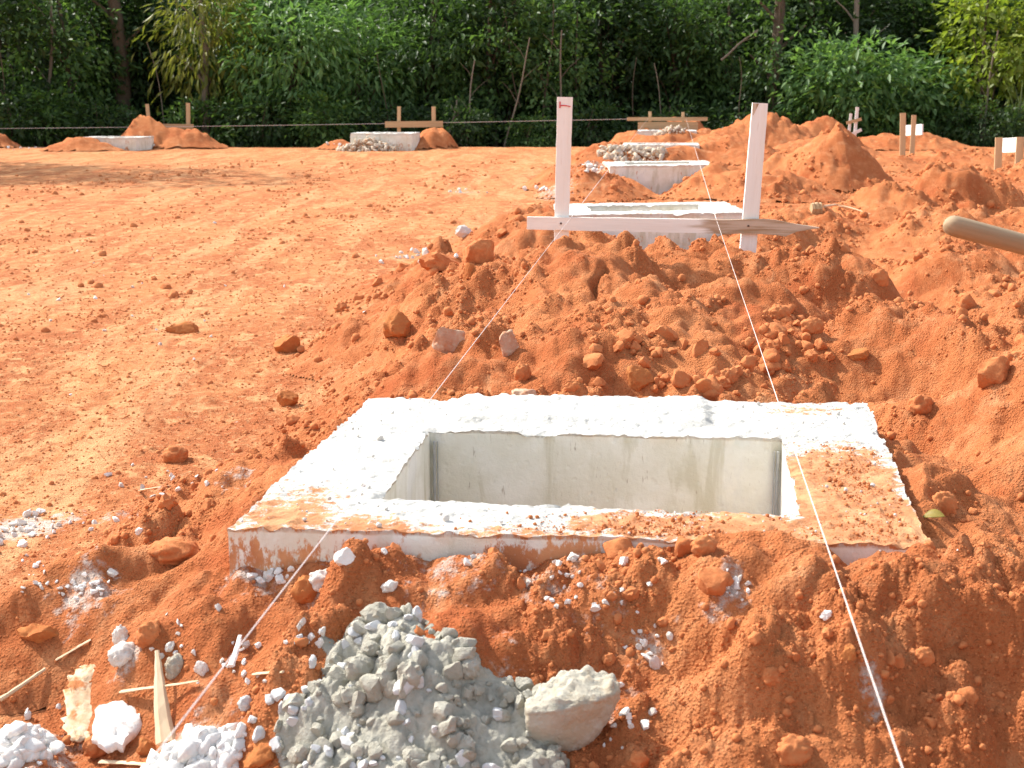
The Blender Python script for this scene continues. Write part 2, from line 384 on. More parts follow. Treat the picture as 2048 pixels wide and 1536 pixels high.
def ground_base(x, y):
    z = -0.37 + 0.016 * perlin(x * 0.5, y * 0.35, 21) + 0.012 * perlin(x * 1.4, y * .5, 22)
    z = z - sstep(37.6, 52, y) * 2.0 + sstep(58, 110, y) * 16
    return z
def terrain(x, y, step):
    """height without fine detail switched off below the grid step; returns z, M, heap id, loose"""
    wx = x + 0.10 * perlin(x * 1.6, y * 1.6, 31) + 0.05 * perlin(x * 4, y * 4, 33)
    wy = y + 0.10 * perlin(x * 1.6, y * 1.6, 32) + 0.05 * perlin(x * 4, y * 4, 34)
    G = ground_base(x, y)
    acc = np.zeros_like(x); best = np.zeros_like(x); hid = np.full(x.shape, -1, np.int32)
    for i, (_, bs) in enumerate(HEAPS):
        hi = np.zeros_like(x)
        for b in bs:
            m = (np.abs(x - b[0]) < 1.3 * max(b[2], b[3])) & (np.abs(y - b[1]) < 1.3 * max(b[2], b[3]))
            if not m.any(): continue
            hh = np.zeros_like(x); hh[m] = bump_h(wx[m], wy[m], b)
            hi = (hi ** 3 + hh ** 3) ** (1 / 3)
        acc = acc + hi ** 3
        up = hi > best; hid[up] = i; best = np.where(up, hi, best)
    M = acc ** (1 / 3)
    s_lat = x - (0.22 + 0.11 * (y - 3.54))
    rough = sstep(-1.55, -1.0, s_lat + 0.25 * perlin(x * 1.2, y * 1.2, 41)) * (1 - sstep(37.5, 39.5, y))
    rough = np.maximum(rough, sstep(0.0, 0.10, M)) * (1 - sstep(39, 41, y))
    loose = np.clip(np.maximum(rough * 0.85, sstep(0.03, 0.12, M)), 0, 1)
    wv = 0.35 * perlin(x * .5, y * .25, 42)
    band = np.maximum(np.exp(-((s_lat + 5.4 + wv) / .55) ** 2), 0.9 * np.exp(-((s_lat + 3.35 + wv) / .38) ** 2)) * sstep(-.5, .3, perlin(x * 1.5, y * .6, 43)) * (1 - sstep(33, 36, y))
    band = np.maximum(band, .8 * np.exp(-((s_lat + 8.2 + wv) / .6) ** 2) * (1 - sstep(33, 36, y)))
    loose = np.maximum(loose, 0.55 * band)
    amp = 0.25 + 0.75 * np.clip(M / 0.22, 0, 1) + 0.6 * sstep(.35, .8, M)
    amp = amp * (1 + .0 * band)
    det = np.zeros_like(x)
    def keep(sc): return sstep(1.2, 3.0, sc / step)
    for sc, a, sd_ in ((0.75, 0.065, 51), (0.36, 0.048, 52), (0.17, 0.025, 53), (0.085, 0.014, 54)):
        p = perlin(x / sc, y / sc, sd_)
        det += a * keep(sc) * (np.abs(p) * 1.6 - 0.35) * (1 if sc < .7 else 1.0)
    det2 = np.zeros_like(x)
    patch = sstep(-0.05, 0.34, perlin(x * 1.9, y * 1.9, 61) + .5 * perlin(x * 4.5, y * 4.5, 62))          # crumbly areas against smooth shovelled ones
    for sc, f, sd_ in ((0.24, 0.50, 71), (0.12, 0.6, 72), (0.055, 0.75, 73), (0.028, 0.8, 74), (0.014, 0.8, 75)):
        det2 += sc * keep(sc) * clods(x / sc, y / sc, sd_, f) * (0.62 if sc > .11 else 0.70)
    det2 *= 0.08 + 0.92 * patch
    det3 = np.zeros_like(x)
    for sc, a, sd_ in ((0.08, 0.008, 81), (0.035, 0.0045, 82), (0.016, 0.0022, 83)):
        det3 += a * keep(sc) * perlin(x / sc, y / sc, sd_)
    fl = 0.005 * keep(.06) * perlin(x / .07, y / .12, 94) + 0.006 * keep(.12) * np.abs(perlin(x / .16, y / .4, 91)) + 0.006 * keep(.3) * perlin(x / .35, y / 1.6, 92) + 0.35 * 0.05 * keep(.06) * clods(x / .055, y / .055, 93, .2)
    z = G + M + loose * amp * (det + det2) + (0.25 + loose) * det3 + (1 - loose) * fl
    # a crack down the cut face of the heap behind the slab
    z = z - 0.07 * np.exp(-((x - .385 - .035 * np.sin(y * 9) - .012 * np.sin(y * 31)) / .016) ** 2) * sstep(5.75, 5.95, y) * (1 - sstep(6.25, 6.45, y))
    # hollow shovelled out under the front edge of the nearest slab
    hol = np.exp(-(((x - .20) / .23) ** 2 + ((y - 2.52) / .20) ** 2))
    z = z - 0.09 * hol
    for i, (cx, cy, W, D, rot, top) in enumerate(BLK):
        c, s = math.cos(rot), math.sin(rot)
        u = (x - cx) * c + (y - cy) * s; v = -(x - cx) * s + (y - cy) * c
        near = (np.abs(u) < W) & (np.abs(v) < D * (1.1 if i == 0 else 2.2))
        if not near.any(): continue
        du = np.abs(u) - W / 2; dv = np.abs(v) - D / 2
        d = np.sqrt(np.maximum(du, 0) ** 2 + np.maximum(dv, 0) ** 2)
        inside = (du < -0.02) & (dv < -0.02)
        uu = u / W + 0.5
        lim = np.full_like(x, 0.045)
        fr = (v < -D / 2 + .02)
        if i == 0:
            lf = 0.085 - 0.035 * sstep(.3, .5, uu) - 0.10 * np.exp(-((uu - .77) / .10) ** 2) + .008 * np.sin(uu * 17) - .022 * sstep(.86, .92, uu)
            lim = np.where(fr, np.maximum(lf, -0.005), lim)
        elif i in (1, 2):
            lim = np.where(fr, 0.03 + 0.42 * np.clip(1 - np.abs(uu - (.42 if i == 2 else .55)) / .45, 0, 1), lim)
        elif i == 5:
            lim = np.where(fr, 0.16 + .25 * sstep(.4, .9, uu), lim)
        elif i == 6:
            lim = np.where(fr, 0.03 + .22 * sstep(.5, .95, uu), lim)
        elif i in (3, 4):
            lim = np.where(fr, 0.10 + .08 * np.sin(uu * 6), lim)
        cap = top - lim + d * (0.75 if i == 0 else np.where(fr, 0.12, .75))
        z = np.where(near & ~inside, np.minimum(z, cap + 0.25 * (det2 + det) * loose * np.clip(d * 8, 0, 1)), z)
        z = np.where(inside, np.minimum(z, top - 0.52), z)
    return z, M, hid, loose

WHITE_SPOTS = [  # photo x, y, spread, strength: spilt lime and concrete dust
 (45, 1055, .16, .9), (120, 1040, .13, .6), (230, 1030, .12, .5), (175, 1180, .10, .7), (290, 1000, .16, .4), (470, 975, .12, .45), (480, 935, .08, .5),
 (520, 1150, .10, .6), (640, 1170, .08, .5), (900, 1130, .14, .55), (1100, 1140, .12, .5), (1180, 1200, .12, .4), (1460, 1175, .07, .7), (1300, 1300, .06, .6), (1240, 1400, .09, .5),
 (260, 1310, .06, .6), (60, 1500, .12, .8), (390, 1500, .10, .7), (1000, 1310, .08, .45), (1745, 1380, .04, .6),
 (930, 385, .35, .5), (800, 515, .25, .45), (1110, 380, .4, .6), (640, 290, 1.0, .6), (80, 295, .9, .5), (1190, 340, .4, .6), (560, 590, .3, .28), (300, 780, .35, .25), (200, 650, .4, .22), (420, 840, .35, .28)]

NTH = 780
th_d = np.linspace(R(-22.5), R(22.5), NTH)
th = np.concatenate([np.linspace(R(-180), R(-22.5), 60)[:-1], th_d, np.linspace(R(22.5), R(180), 60)[1:-1]])
rr = np.concatenate([np.geomspace(0.25, 2.05, 22)[:-1], np.geomspace(2.05, 42, 980), np.geomspace(42, 600, 70)[1:]])
RRg, THg = np.meshgrid(rr, th, indexing='ij')
GX = (RRg * np.sin(THg)).ravel(); GY = (RRg * np.cos(THg)).ravel()
_dth = np.gradient(th); _dr = np.gradient(rr)
step = np.maximum(RRg * _dth[None, :], _dr[:, None] * 0.6 + 0 * RRg).ravel()
ZF, MM, HID, LOOSE = terrain(GX, GY, step)
nr, ntc = len(rr), len(th)
Zgrid = ZF.reshape(nr, ntc)
def surf(x, y):
    """height of the finished terrain at points (bilinear on the polar grid)"""
    x = np.atleast_1d(np.asarray(x, float)); y = np.atleast_1d(np.asarray(y, float))
    r = np.hypot(x, y); t = np.arctan2(x, y)
    i = np.clip(np.searchsorted(rr, r) - 1, 0, nr - 2); j = np.clip(np.searchsorted(th, t) - 1, 0, ntc - 2)
    a = np.clip((r - rr[i]) / (rr[i + 1] - rr[i]), 0, 1); b = np.clip((t - th[j]) / (th[j + 1] - th[j]), 0, 1)
    return (Zgrid[i, j] * (1 - a) * (1 - b) + Zgrid[i + 1, j] * a * (1 - b) + Zgrid[i, j + 1] * (1 - a) * b + Zgrid[i + 1, j + 1] * a * b)
def hit(px, py):
    """where the line of sight through a photo point meets the terrain"""
    d = ray(px, py); t = np.geomspace(1.5, 60, 6000)
    P = d[None, :] * t[:, None]; z = CAMH + P[:, 2]
    below = z < surf(P[:, 0], P[:, 1])
    k = int(np.argmax(below)) if below.any() else len(t) - 1
    return Vector((P[k, 0], P[k, 1], z[k]))

WH = np.zeros_like(GX)
for (px, py, sp, st) in WHITE_SPOTS:
    p = hit(px, py); sy = sp * (1.0 if p.y < 6 else 2.0)
    m = (np.abs(GX - p.x) < 3 * sp) & (np.abs(GY - p.y) < 3 * sy)
    WH[m] = np.maximum(WH[m], st * np.exp(-((GX[m] - p.x) / sp) ** 2 - ((GY[m] - p.y) / sy) ** 2))
LIT = sstep(38.2, 40.5, GY + 0.6 * perlin(GX * .8, GY * .8, 95)) + sstep(20, 26, np.abs(GX) - 0.2 * GY) * 0

ii, jj = np.meshgrid(np.arange(nr - 1), np.arange(ntc), indexing='ij')
j2 = (jj + 1) % ntc
QUADS = np.stack([ii * ntc + jj, ii * ntc + j2, (ii + 1) * ntc + j2, (ii + 1) * ntc + jj], -1).reshape(-1, 4)[:, ::-1]
zg = ZF - np.minimum(MM, 0.05)
me = mesh("ground", np.stack([GX, GY, zg], 1), QUADS)
attr(me, "loose", LOOSE); attr(me, "white", WH); attr(me, "litter", LIT)
tag(link("ground", me, M_SOIL), kind="structure")
zh = ZF - 0.016 * (1 - sstep(0.0, 0.045, MM))
fM = MM[QUADS].min(1); fH = HID[QUADS[:, 0]]
for i, (lab, bs) in enumerate(HEAPS):
    q = QUADS[(fM > 0.012) & (fH == i)]
    if not len(q): continue
    used = np.unique(q); remap = np.zeros(len(GX), np.int32); remap[used] = np.arange(len(used))
    o0 = np.array([bs[0][0], bs[0][1], -0.37])
    me = mesh("soil_heap", np.stack([GX[used], GY[used], zh[used]], 1) - o0, remap[q])
    attr(me, "loose", np.maximum(LOOSE[used], .6)); attr(me, "white", WH[used]); attr(me, "litter", LIT[used] * 0)
    tag(link("soil_heap", me, M_SOIL, loc=tuple(o0)), lab, "soil heap", "heaps of dug red soil")

# ------------------------------------------------------------------ rocks
def ico(n):
    bm = bmesh.new(); bmesh.ops.create_icosphere(bm, subdivisions=n, radius=1.0)
    V = np.array([v.co[:] for v in bm.verts]); F = np.array([[v.index for v in f.verts] for f in bm.faces]); bm.free()
    return V, F
ICO = {n: ico(n) for n in (1, 2, 3, 4)}
def rock(seed, sub=3, rough=0.28, cuts=5, scale=(1, 1, 1), fine=0.05):
    V, F = ICO[sub]; V = V.copy(); g = np.random.default_rng(seed)
    off = g.uniform(-50, 50, 3)
    V *= (1 + rough * perlin3(V * 1.3 + off, seed))[:, None]
    for _ in range(cuts):
        n = g.normal(size=3); n /= np.linalg.norm(n); dd = g.uniform(0.5, 0.8)
        ex = np.maximum(0, V @ n - dd); V -= (ex * 0.92)[:, None] * n
    V *= (1 + fine * perlin3(V * 4 + off, seed + 1) + fine * .6 * perlin3(V * 9 + off, seed + 2))[:, None]
    return V * np.array(scale), F
def lumpy(seed, sub=3, amp=0.22, scale=(1, 1, 1)):
    V, F = ICO[sub]; V = V.copy(); g = np.random.default_rng(seed); off = g.uniform(-50, 50, 3)
    V *= (1 + amp * np.abs(perlin3(V * 1.6 + off, seed)) * 2 + amp * .8 * np.abs(perlin3(V * 3.4 + off, seed + 1)) + amp * .35 * perlin3(V * 8 + off, seed + 2) - amp * .6)[:, None]
    return V * np.array(scale), F
def rotmats(n, g, tilt=1.0):
    q = g.normal(size=(n, 4)); q[:, 1:3] *= tilt; q /= np.linalg.norm(q, axis=1)[:, None]
    a, b, c, d = q.T
    return np.stack([np.stack([1 - 2 * (c * c + d * d), 2 * (b * c - a * d), 2 * (b * d + a * c)], -1),
                     np.stack([2 * (b * c + a * d), 1 - 2 * (b * b + d * d), 2 * (c * d - a * b)], -1),
                     np.stack([2 * (b * d - a * c), 2 * (c * d + a * b), 1 - 2 * (b * b + c * c)], -1)], -2)
def scatter(protos, pos, size, g, flat=(1, 1, 1), tilt=1.0):
    VV, FF, base = [], [], 0
    pick = g.integers(0, len(protos), len(pos))
    for k, (V, F) in enumerate(protos):
        sel = np.where(pick == k)[0]
        if not len(sel): continue
        Rm = rotmats(len(sel), g, tilt)
        W = np.einsum('nij,kj->nki', Rm, V) * np.array(flat)[None, None, :] * size[sel][:, None, None] + pos[sel][:, None, :]
        VV.append(W.reshape(-1, 3))
        FF.append((F[None] + (base + np.arange(len(sel)) * len(V))[:, None, None]).reshape(-1, 3)); base += len(sel) * len(V)
    return np.concatenate(VV), np.concatenate(FF)

def single(name, px, py, wpx, hpx, kind, mat, label, cat, seed, rz=0.0, depthf=0.8, sink=0.26, sub=4, cuts=8, rough=.36, tilt=0.0, fine=.10):
    """one stone measured off the photo: base centre px,py and visible width and height in photo pixels"""
    p = hit(px, py); k = p.y / FPX
    wd, hd = wpx * k / 2, hpx * k / 2 * (1 + sink)
    V, F = (lumpy(seed, sub, .2) if kind == 'lump' else rock(seed, sub, rough, cuts, fine=fine))
    V = V / np.abs(V).max(0)
    V = V * np.array([wd, wd * depthf, hd])
    c, s = math.cos(tilt), math.sin(tilt)
    V = V @ np.array([[c, 0, -s], [0, 1, 0], [s, 0, c]]).T
    V[:, 2] -= V[:, 2].min()
    c, s = math.cos(rz), math.sin(rz)
    V = V @ np.array([[c, -s, 0], [s, c, 0], [0, 0, 1]]).T
    me = mesh(name, V, F, True, R(38) if kind != 'lump' else None)
    y2 = p.y + wd * depthf * 0.6
    zz = min(p.z, float(surf(p.x, y2)[0]) + .02)
    o = link(name, me, mat, loc=(p.x, y2, zz - 2 * hd * sink))
    return tag(o, label, cat)

STONES = [
 (362, 668, 72, 34, 'rock', M_STONE, "flat brick-shaped orange stone lying alone on the bare compacted ground at left", 11, .3, .7, 0),
 (572, 706, 66, 44, 'rock', M_STONE, "rounded orange stone on the compacted ground, nearest the edge of the big soil heap", 12, .4, .7, -.3),
 (797, 672, 70, 62, 'rock', M_STONE, "big squared orange boulder on the left flank of the heap behind the slab", 13, .5, .8, 0),
 (955, 527, 72, 62, 'rock', M_CLOD, "upright pointed red boulder on the heap left of the near batter board", 14, .2, .8, .2),
 (895, 705, 72, 58, 'rock', M_PALE, "pale dusty rock stuck in the heap, left of the shiny rounded rock", 15, .1, .7, 0),
 (1018, 708, 58, 58, 'rock', M_PALE, "pale rounded rock with a shiny wet-looking top in the heap behind the slab", 16, .6, .7, 0),
 (1278, 775, 66, 48, 'rock', M_STONE, "rounded brown-red boulder at the foot of the heap right behind the slab", 17, .0, .8, 0),
 (1050, 800, 62, 32, 'rock', M_PALE, "flat pinkish rock peeping over the back edge of the slab", 18, .2, .8, 0),
 (572, 812, 52, 34, 'rock', M_STONE, "small orange stone in front of the heap, up left of the slab's back corner", 19, .4, .8, 0),
 (348, 925, 60, 36, 'lump', M_CLOD, "crumbly orange clod on the compacted ground left of the slab", 20, .2, .8, 0),
 (525, 1534, 92, 62, 'rock', M_STONE, "smooth bright orange stone at the bottom edge beside the grey concrete heap", 21, .3, .8, 0),
 (1627, 668, 52, 38, 'lump', M_CLOD, "round clod on the heap slope just right of the right-hand string", 22, .2, .8, 0),
 (1722, 722, 58, 30, 'rock', M_STONE, "flat pale orange slab of stone in the hollow right of the right-hand string", 23, .1, .8, .15),
 (930, 474, 42, 26, 'rock', M_QUARTZ, "white quartz-like stone left of the near batter board", 24, .2, .8, 0),
 (940, 556, 30, 34, 'rock', M_STONE, "small ochre stone below the upright pointed boulder", 25, .2, .8, 0),
 (880, 545, 100, 40, 'rock', M_CLOD, "broken slanting red soil block left of the upright pointed boulder", 26, .3, .7, -.35),
 (1045, 760, 40, 40, 'lump', M_CLOD, "knobbly red clod on the heap foot above the flat pinkish rock", 27, .3, .8, 0),
 (1145, 785, 42, 32, 'rock', M_CLOD, "red clod just behind the middle of the slab's back edge", 28, .3, .8, 0),
 (75, 1285, 110, 50, 'rock', M_STONE, "long flat orange stone at the left picture edge below the white crumbs", 29, .15, .6, 0),
 (297, 1292, 66, 56, 'lump', M_CLOD, "red clod topped with a white cement crust at lower left", 30, .2, .8, 0),
 (345, 1130, 130, 50, 'lump', M_CLOD, "large loaf-shaped red clod on the ridge left of the slab's front corner", 31, .5, .8, -.2),
 (1760, 570, 42, 40, 'lump', M_CLOD, "red clod on the crest of the right-hand soil ridge", 32, .1, .8, 0),
 (1890, 1030, 60, 55, 'lump', M_CLOD, "red clod beside the yellow leaf at the slab's right edge", 33, .2, .8, 0),
 (1935, 620, 55, 42, 'rock', M_CLOD, "rough red block of soil on the ridge below the tool handle", 34, .1, .8, 0),
 (1985, 770, 90, 70, 'rock', M_CLOD, "big angular red clod high on the ridge at the right picture edge", 35, .4, .8, 0),
 (1845, 830, 60, 45, 'lump', M_CLOD, "red clod on the slope right of the slab's back corner", 36, .4, .8, 0),
 (1545, 1370, 52, 44, 'lump', M_CLOD, "rounded red clod on the front face of the foreground heap", 37, .4, .8, 0),
 (1590, 1530, 95, 70, 'lump', M_CLOD, "big red clod at the bottom edge between the concrete lump and the right-hand string", 38, .4, .8, 0),
 (1700, 1325, 44, 46, 'rock', M_STONE, "ochre stone touching the right-hand string on the foreground heap", 39, .2, .8, 0),
 (1850, 1330, 50, 40, 'lump', M_CLOD, "red clod on the right flank of the foreground heap", 40, .2, .8, 0),
 (190, 1510, 60, 46, 'lump', M_CLOD, "red clod at the bottom edge under the white slab fragment", 41, .2, .8, 0),
 (293, 1512, 48, 44, 'rock', M_STONE, "ochre stone right of the white slab fragment at lower left", 42, .2, .8, 0),
 (620, 1205, 90, 60, 'rock', M_STONE, "orange slanting stone block under the left-hand string near the slab front", 43, .5, .8, -.3),
 (690, 1125, 52, 38, 'rock', M_LIME, "white angular concrete lump leaning on the slab's front face", 44, .2, .8, 0),
 (640, 1180, 62, 44, 'lump', M_CRUMB, "pale knobbly concrete lump on top of the orange slanting block", 45, .2, .8, 0),
 (780, 1185, 42, 30, 'rock', M_CRUMB, "small white stone above the grey concrete heap", 46, .2, .8, 0),
 (403, 1352, 36, 36, 'rock', M_QUARTZ, "clean white triangular stone right of the crossed wood splinters", 47, .2, .8, 0),
 (350, 1355, 50, 52, 'lump', M_CHUNK, "grey concrete lump behind the crossed wood splinters", 48, .2, .8, 0),
 (245, 1330, 70, 50, 'lump', M_CRUMB, "pale cluster of concrete crumbs stuck together above the splinters", 49, .2, .8, 0),
 (240, 1290, 36, 48, 'lump', M_CRUMB, "small white upright concrete lump at lower left", 50, .2, .8, 0),
 (490, 1420, 36, 32, 'lump', M_GRAVEL, "pale round pebble left of the grey concrete heap", 51, .2, .8, 0),
 (1312, 1340, 26, 36, 'rock', M_QUARTZ, "white egg-shaped stone between the concrete lump and the foreground heap", 52, .2, .8, .4),
 (1655, 1235, 32, 22, 'rock', M_LIME, "small white stone beside the right-hand string below the slab", 53, .2, .8, 0),
 (1450, 770, 40, 34, 'lump', M_CLOD, "red clod at the heap foot left of the right-hand string", 54, .2, .8, 0),
 (1560, 640, 46, 34, 'lump', M_CLOD, "red clod in the crumbly hollow under the right post", 55, .2, .8, 0),
 (1690, 1090, 46, 40, 'lump', M_CLOD, "red clod resting on the slab's front right edge", 56, .2, .8, 0),
 (1410, 1110, 60, 44, 'lump', M_CLOD, "red clod pressed against the slab's front face right of centre", 57, .2, .8, 0),
]
for i, (px, py, wp, hp, kd, mt, lab, sd_, rz, dpf, tl) in enumerate(STONES):
    nm = "soil_clod" if mt is M_CLOD else ("concrete_lump" if mt in (M_CRUMB, M_LIME, M_CHUNK) else "stone")
    single(nm, px, py, wp, hp, kd, mt, lab, nm.replace("_", " "), sd_, rz, dpf, tilt=tl)

# loose crumbs of soil: sizes follow one distribution everywhere, cut where a crumb would be lost from sight
g = np.random.default_rng(3)
def sample_soil(N, c, tmax=R(21.5), rmin=2.1, rmax=30):
    r = np.exp(g.uniform(math.log(rmin), math.log(rmax), N)); t = g.uniform(-tmax, tmax, N)
    x, y = r * np.sin(t), r * np.cos(t)
    s = c * r * g.uniform(0, 1, N) ** -0.40
    return x, y, s
def lookup(A, x, y):
    r = np.hypot(x, y); t = np.arctan2(x, y)
    i = np.clip(np.searchsorted(rr, r) - 1, 0, nr - 2); j = np.clip(np.searchsorted(th, t) - 1, 0, ntc - 2)
    return A.reshape(nr, ntc)[i, j]
def off_blocks(x, y, pad=0.0):
    ok = np.ones(len(x), bool)
    for (cx, cy, W, D, rot, top) in BLK:
        c, s = math.cos(rot), math.sin(rot)
        u = (x - cx) * c + (y - cy) * s; v = -(x - cx) * s + (y - cy) * c
        ok &= ~((np.abs(u) < W / 2 + pad) & (np.abs(v) < D / 2 + pad))
    return ok
x, y, s = sample_soil(120000, 0.00062)
lo = lookup(LOOSE, x, y); mh = lookup(MM, x, y)
pt = sstep(-0.10, 0.32, perlin(x * 1.9, y * 1.9, 61) + .5 * perlin(x * 4.5, y * 4.5, 62))
lo = np.asarray(lo)
keepm = (g.uniform(0, 1, len(x)) < np.where(s > .011, .012, np.where(s > .006, .18, .34)) * (1 - lo) + lo * (0.06 + .94 * pt) * np.where(s > .02, .6, 1)) & off_blocks(x, y, .01) & (s < 0.05)
x, y, s, lo = x[keepm], y[keepm], s[keepm], lo[keepm]
order = np.argsort(-s / np.hypot(x, y))
PROT1 = [rock(100 + i, 1, .42, 3) for i in range(7)] + [lumpy(110 + i, 1, .3) for i in range(3)]
PROT2 = [rock(120 + i, 2, .42, 5, fine=.10) for i in range(6)] + [lumpy(130 + i, 2, .32) for i in range(4)]
bigs, smalls = order[:130], order[130:]
me_protos = []
for i in range(8):
    V, F = (rock(140 + i, 3, .4, 6, fine=.10) if i % 4 else lumpy(140 + i, 3, .32))
    me_protos.append(mesh("soil_clod", V, F, True, R(45)))
    me_protos[-1].materials.append(M_CLOD)
for k in bigs:
    o = bpy.data.objects.new("soil_clod", me_protos[int(g.integers(0, 8))]); COL.objects.link(o)
    z = float(surf(x[k], y[k])[0])
    o.location = (x[k], y[k], z + s[k] * 0.12); o.rotation_euler = tuple(g.uniform(0, 6.28, 3))
    q = s[k] * g.uniform(.8, 1.15, 3); o.scale = tuple(q)
    tag(o, "fist-sized or smaller loose red clod lying on the dug soil", "soil clod", "loose red clods on the dug soil")
xs, ys, ss = x[smalls], y[smalls], s[smalls]
zs = surf(xs, ys) + ss * 0.15
mid = ss / np.hypot(xs, ys) > 0.0016
fl_ = lo[smalls] < .4
for nm, sel, mt, lab in (("soil_crumbs", ~fl_, M_CLOD, "small loose crumbs of red soil strewn over the heaps"), ("ground_crumbs", fl_, M_FLATCRUMB, "tiny pale and red soil crumbs strewn over the compacted ground at left")):
    PP = np.stack([xs, ys, zs], 1)
    V1, F1 = scatter(PROT1, PP[~mid & sel], ss[~mid & sel], g)
    V2, F2 = scatter(PROT2, PP[mid & sel], ss[mid & sel], g)
    me = mesh(nm, np.concatenate([V1, V2]), np.concatenate([F1, F2 + len(V1)]))
    tag(link(nm, me, mt), lab, "soil crumbs", kind="stuff")

for (cx_, cy_, sx_, sy_, n_, lab_) in ((1560, 690, 70, 50, 34, "red clod tumbled into the crumbly hollow left of the flat pale slab stone"), (1290, 700, 90, 45, 26, "red clod lying on the worn face of the heap behind the slab"), (1400, 775, 90, 18, 18, "red clod lying along the heap's foot behind the slab")):
    for _ in range(n_):
        p = hit(cx_ + g.normal() * sx_ * .6, cy_ + g.normal() * sy_ * .6)
        if not off_blocks(np.array([p.x]), np.array([p.y]), .02)[0]: continue
        q = (9 + 15 * g.random() ** 2) * p.y / FPX
        o = bpy.data.objects.new("soil_clod", me_protos[int(g.integers(0, 8))]); COL.objects.link(o)
        o.location = (p.x, p.y, p.z + q * .15); o.rotation_euler = tuple(g.uniform(0, 6.28, 3)); o.scale = tuple(q * g.uniform(.75, 1.2, 3))
        tag(o, lab_, "soil clod", "clods on the heap behind the slab")

# pale crumbs of spilt concrete
CR = [  # photo x, y, spread in photo pixels (x, y), how many, size in photo pixels, what it lies beside
 (50, 1060, 60, 22, 26, 18, "white concrete crumb in the patch of spilt lime at the left picture edge"),
 (150, 1045, 90, 20, 12, 13, "white concrete crumb scattered on the flat ground right of the lime patch"),
 (175, 1175, 60, 22, 26, 17, "white concrete crumb in the diagonal trail below the compacted ground at left"),
 (60, 1165, 60, 45, 16, 12, "white concrete crumb at the left edge above the long flat orange stone"),
 (380, 965, 120, 35, 18, 13, "pale concrete crumb on the ground left of the slab"),
 (540, 1150, 40, 22, 12, 20, "white concrete crumb below the slab's front left corner"),
 (960, 1110, 180, 20, 26, 22, "white concrete crumb lying under the slab's front face"),
 (1150, 1175, 130, 45, 24, 17, "white concrete crumb stuck in the hollow under the slab's front"),
 (1460, 1172, 32, 24, 22, 16, "white concrete crumb in the small pale patch on the foreground heap"),
 (1290, 1280, 45, 80, 16, 18, "white concrete crumb on the slope between the concrete lump and the foreground heap"),
 (1250, 1440, 60, 60, 16, 20, "grey concrete crumb right of the large concrete lump"),
 (330, 1290, 90, 60, 16, 15, "pale concrete crumb among the splinters at lower left"),
 (480, 1330, 70, 60, 12, 18, "pale concrete crumb between the left-hand string and the grey concrete heap"),
 (610, 1270, 40, 25, 12, 22, "pale concrete crumb on the upper left edge of the grey concrete heap"),
 (60, 1480, 50, 45, 14, 30, "white lump in the pile of white rubble at the bottom left corner"),
 (390, 1515, 70, 20, 14, 32, "white lump in the strip of white rubble at the bottom edge"),
 (810, 512, 60, 9, 14, 13, "white fragment on the ground left of the soil heap, below the white quartz stone"),
 (940, 384, 45, 5, 8, 9, "white fragment on the far bare ground left of the near batter board"),
 (1100, 379, 40, 4, 8, 9, "white fragment near the left post of the near batter board"),
 (1187, 338, 22, 10, 16, 11, "white rubble piece beside the left end of the third slab"),
 (1760, 1090, 110, 25, 8, 11, "pale concrete crumb near the slab's front right corner"),
 (300, 620, 240, 120, 26, 7, "tiny pale stone chip on the compacted ground at left"),
 (720, 290, 60, 3, 14, 8, "pale rubble piece in front of the lone far slab"),
 (285, 288, 25, 4, 10, 8, "pale rubble piece beside the far left slab"),
 (60, 297, 50, 2, 6, 7, "white fragment at the far left edge of the clearing"),
]
cr_protos = []
for i in range(8):
    V, F = rock(170 + i, 3, .5, 7, fine=.14)
    cr_protos.append((mesh("concrete_crumb", V, F, True, R(40)), mesh("concrete_crumb", V, F, True, R(40))))
    cr_protos[-1][0].materials.append(M_CRUMB); cr_protos[-1][1].materials.append(M_LIME)
for (cx, cy, sx, sy, n, sp, lab) in CR:
    for _ in range(n):
        px = cx + g.normal() * sx * .6; py = cy + g.normal() * sy * .6
        if py > 1545: continue
        p = hit(px, py)
        if p.y > 39 or not off_blocks(np.array([p.x]), np.array([p.y]), -.01)[0]: continue
        q = sp * p.y / FPX / 2 * (0.45 + 0.75 * g.random() ** 1.5 + (.3 if g.random() < .15 else 0))
        o = bpy.data.objects.new("concrete_crumb", cr_protos[int(g.integers(0, 8))][int(g.random() < .6)]); COL.objects.link(o)
        o.location = (p.x, p.y, p.z + q * .35); o.rotation_euler = tuple(g.uniform(0, 6.28, 3)); o.scale = tuple(q * g.uniform(.55, 1.4, 3))
        tag(o, lab, "concrete crumb", "spilt concrete crumbs")

# rubble of cement and stones spilled over the fourth slab's left half and by the lone far slab
PROTR = [rock(150 + i, 2, .5, 6, (1.25, .95, .7), .14) for i in range(8)]
def rubble(name, px, py, wx, wy, hgt, n, size, mat, lab, cat, seed):
    p = Vector((px, py, float(surf(px, py)[0]))) if px < 100 and py < 40 else hit(px, py)
    gg = np.random.default_rng(seed)
    a = gg.uniform(0, 6.28, n); r = np.sqrt(gg.uniform(0, 1, n))
    X = r * np.cos(a) * wx; Y = r * np.sin(a) * wy; Zz = hgt * (1 - r) * .9
    zb = surf(p.x + X, p.y + Y) - p.z
    V, F = scatter(PROTR, np.stack([X, Y, zb + Zz], 1), size * (.28 + 1.5 * gg.uniform(0, 1, n) ** 4) * gg.uniform(.8, 1.2, n), gg)
    return tag(link(name, mesh(name, V, F), mat, loc=tuple(p)), lab, cat)
rubble("rubble_pile", 1262, 309, .66, .42, .13, 460, .048, M_RUBBLE, "pale stony concrete rubble spilled over the left half of the fourth slab", "rubble", 61)
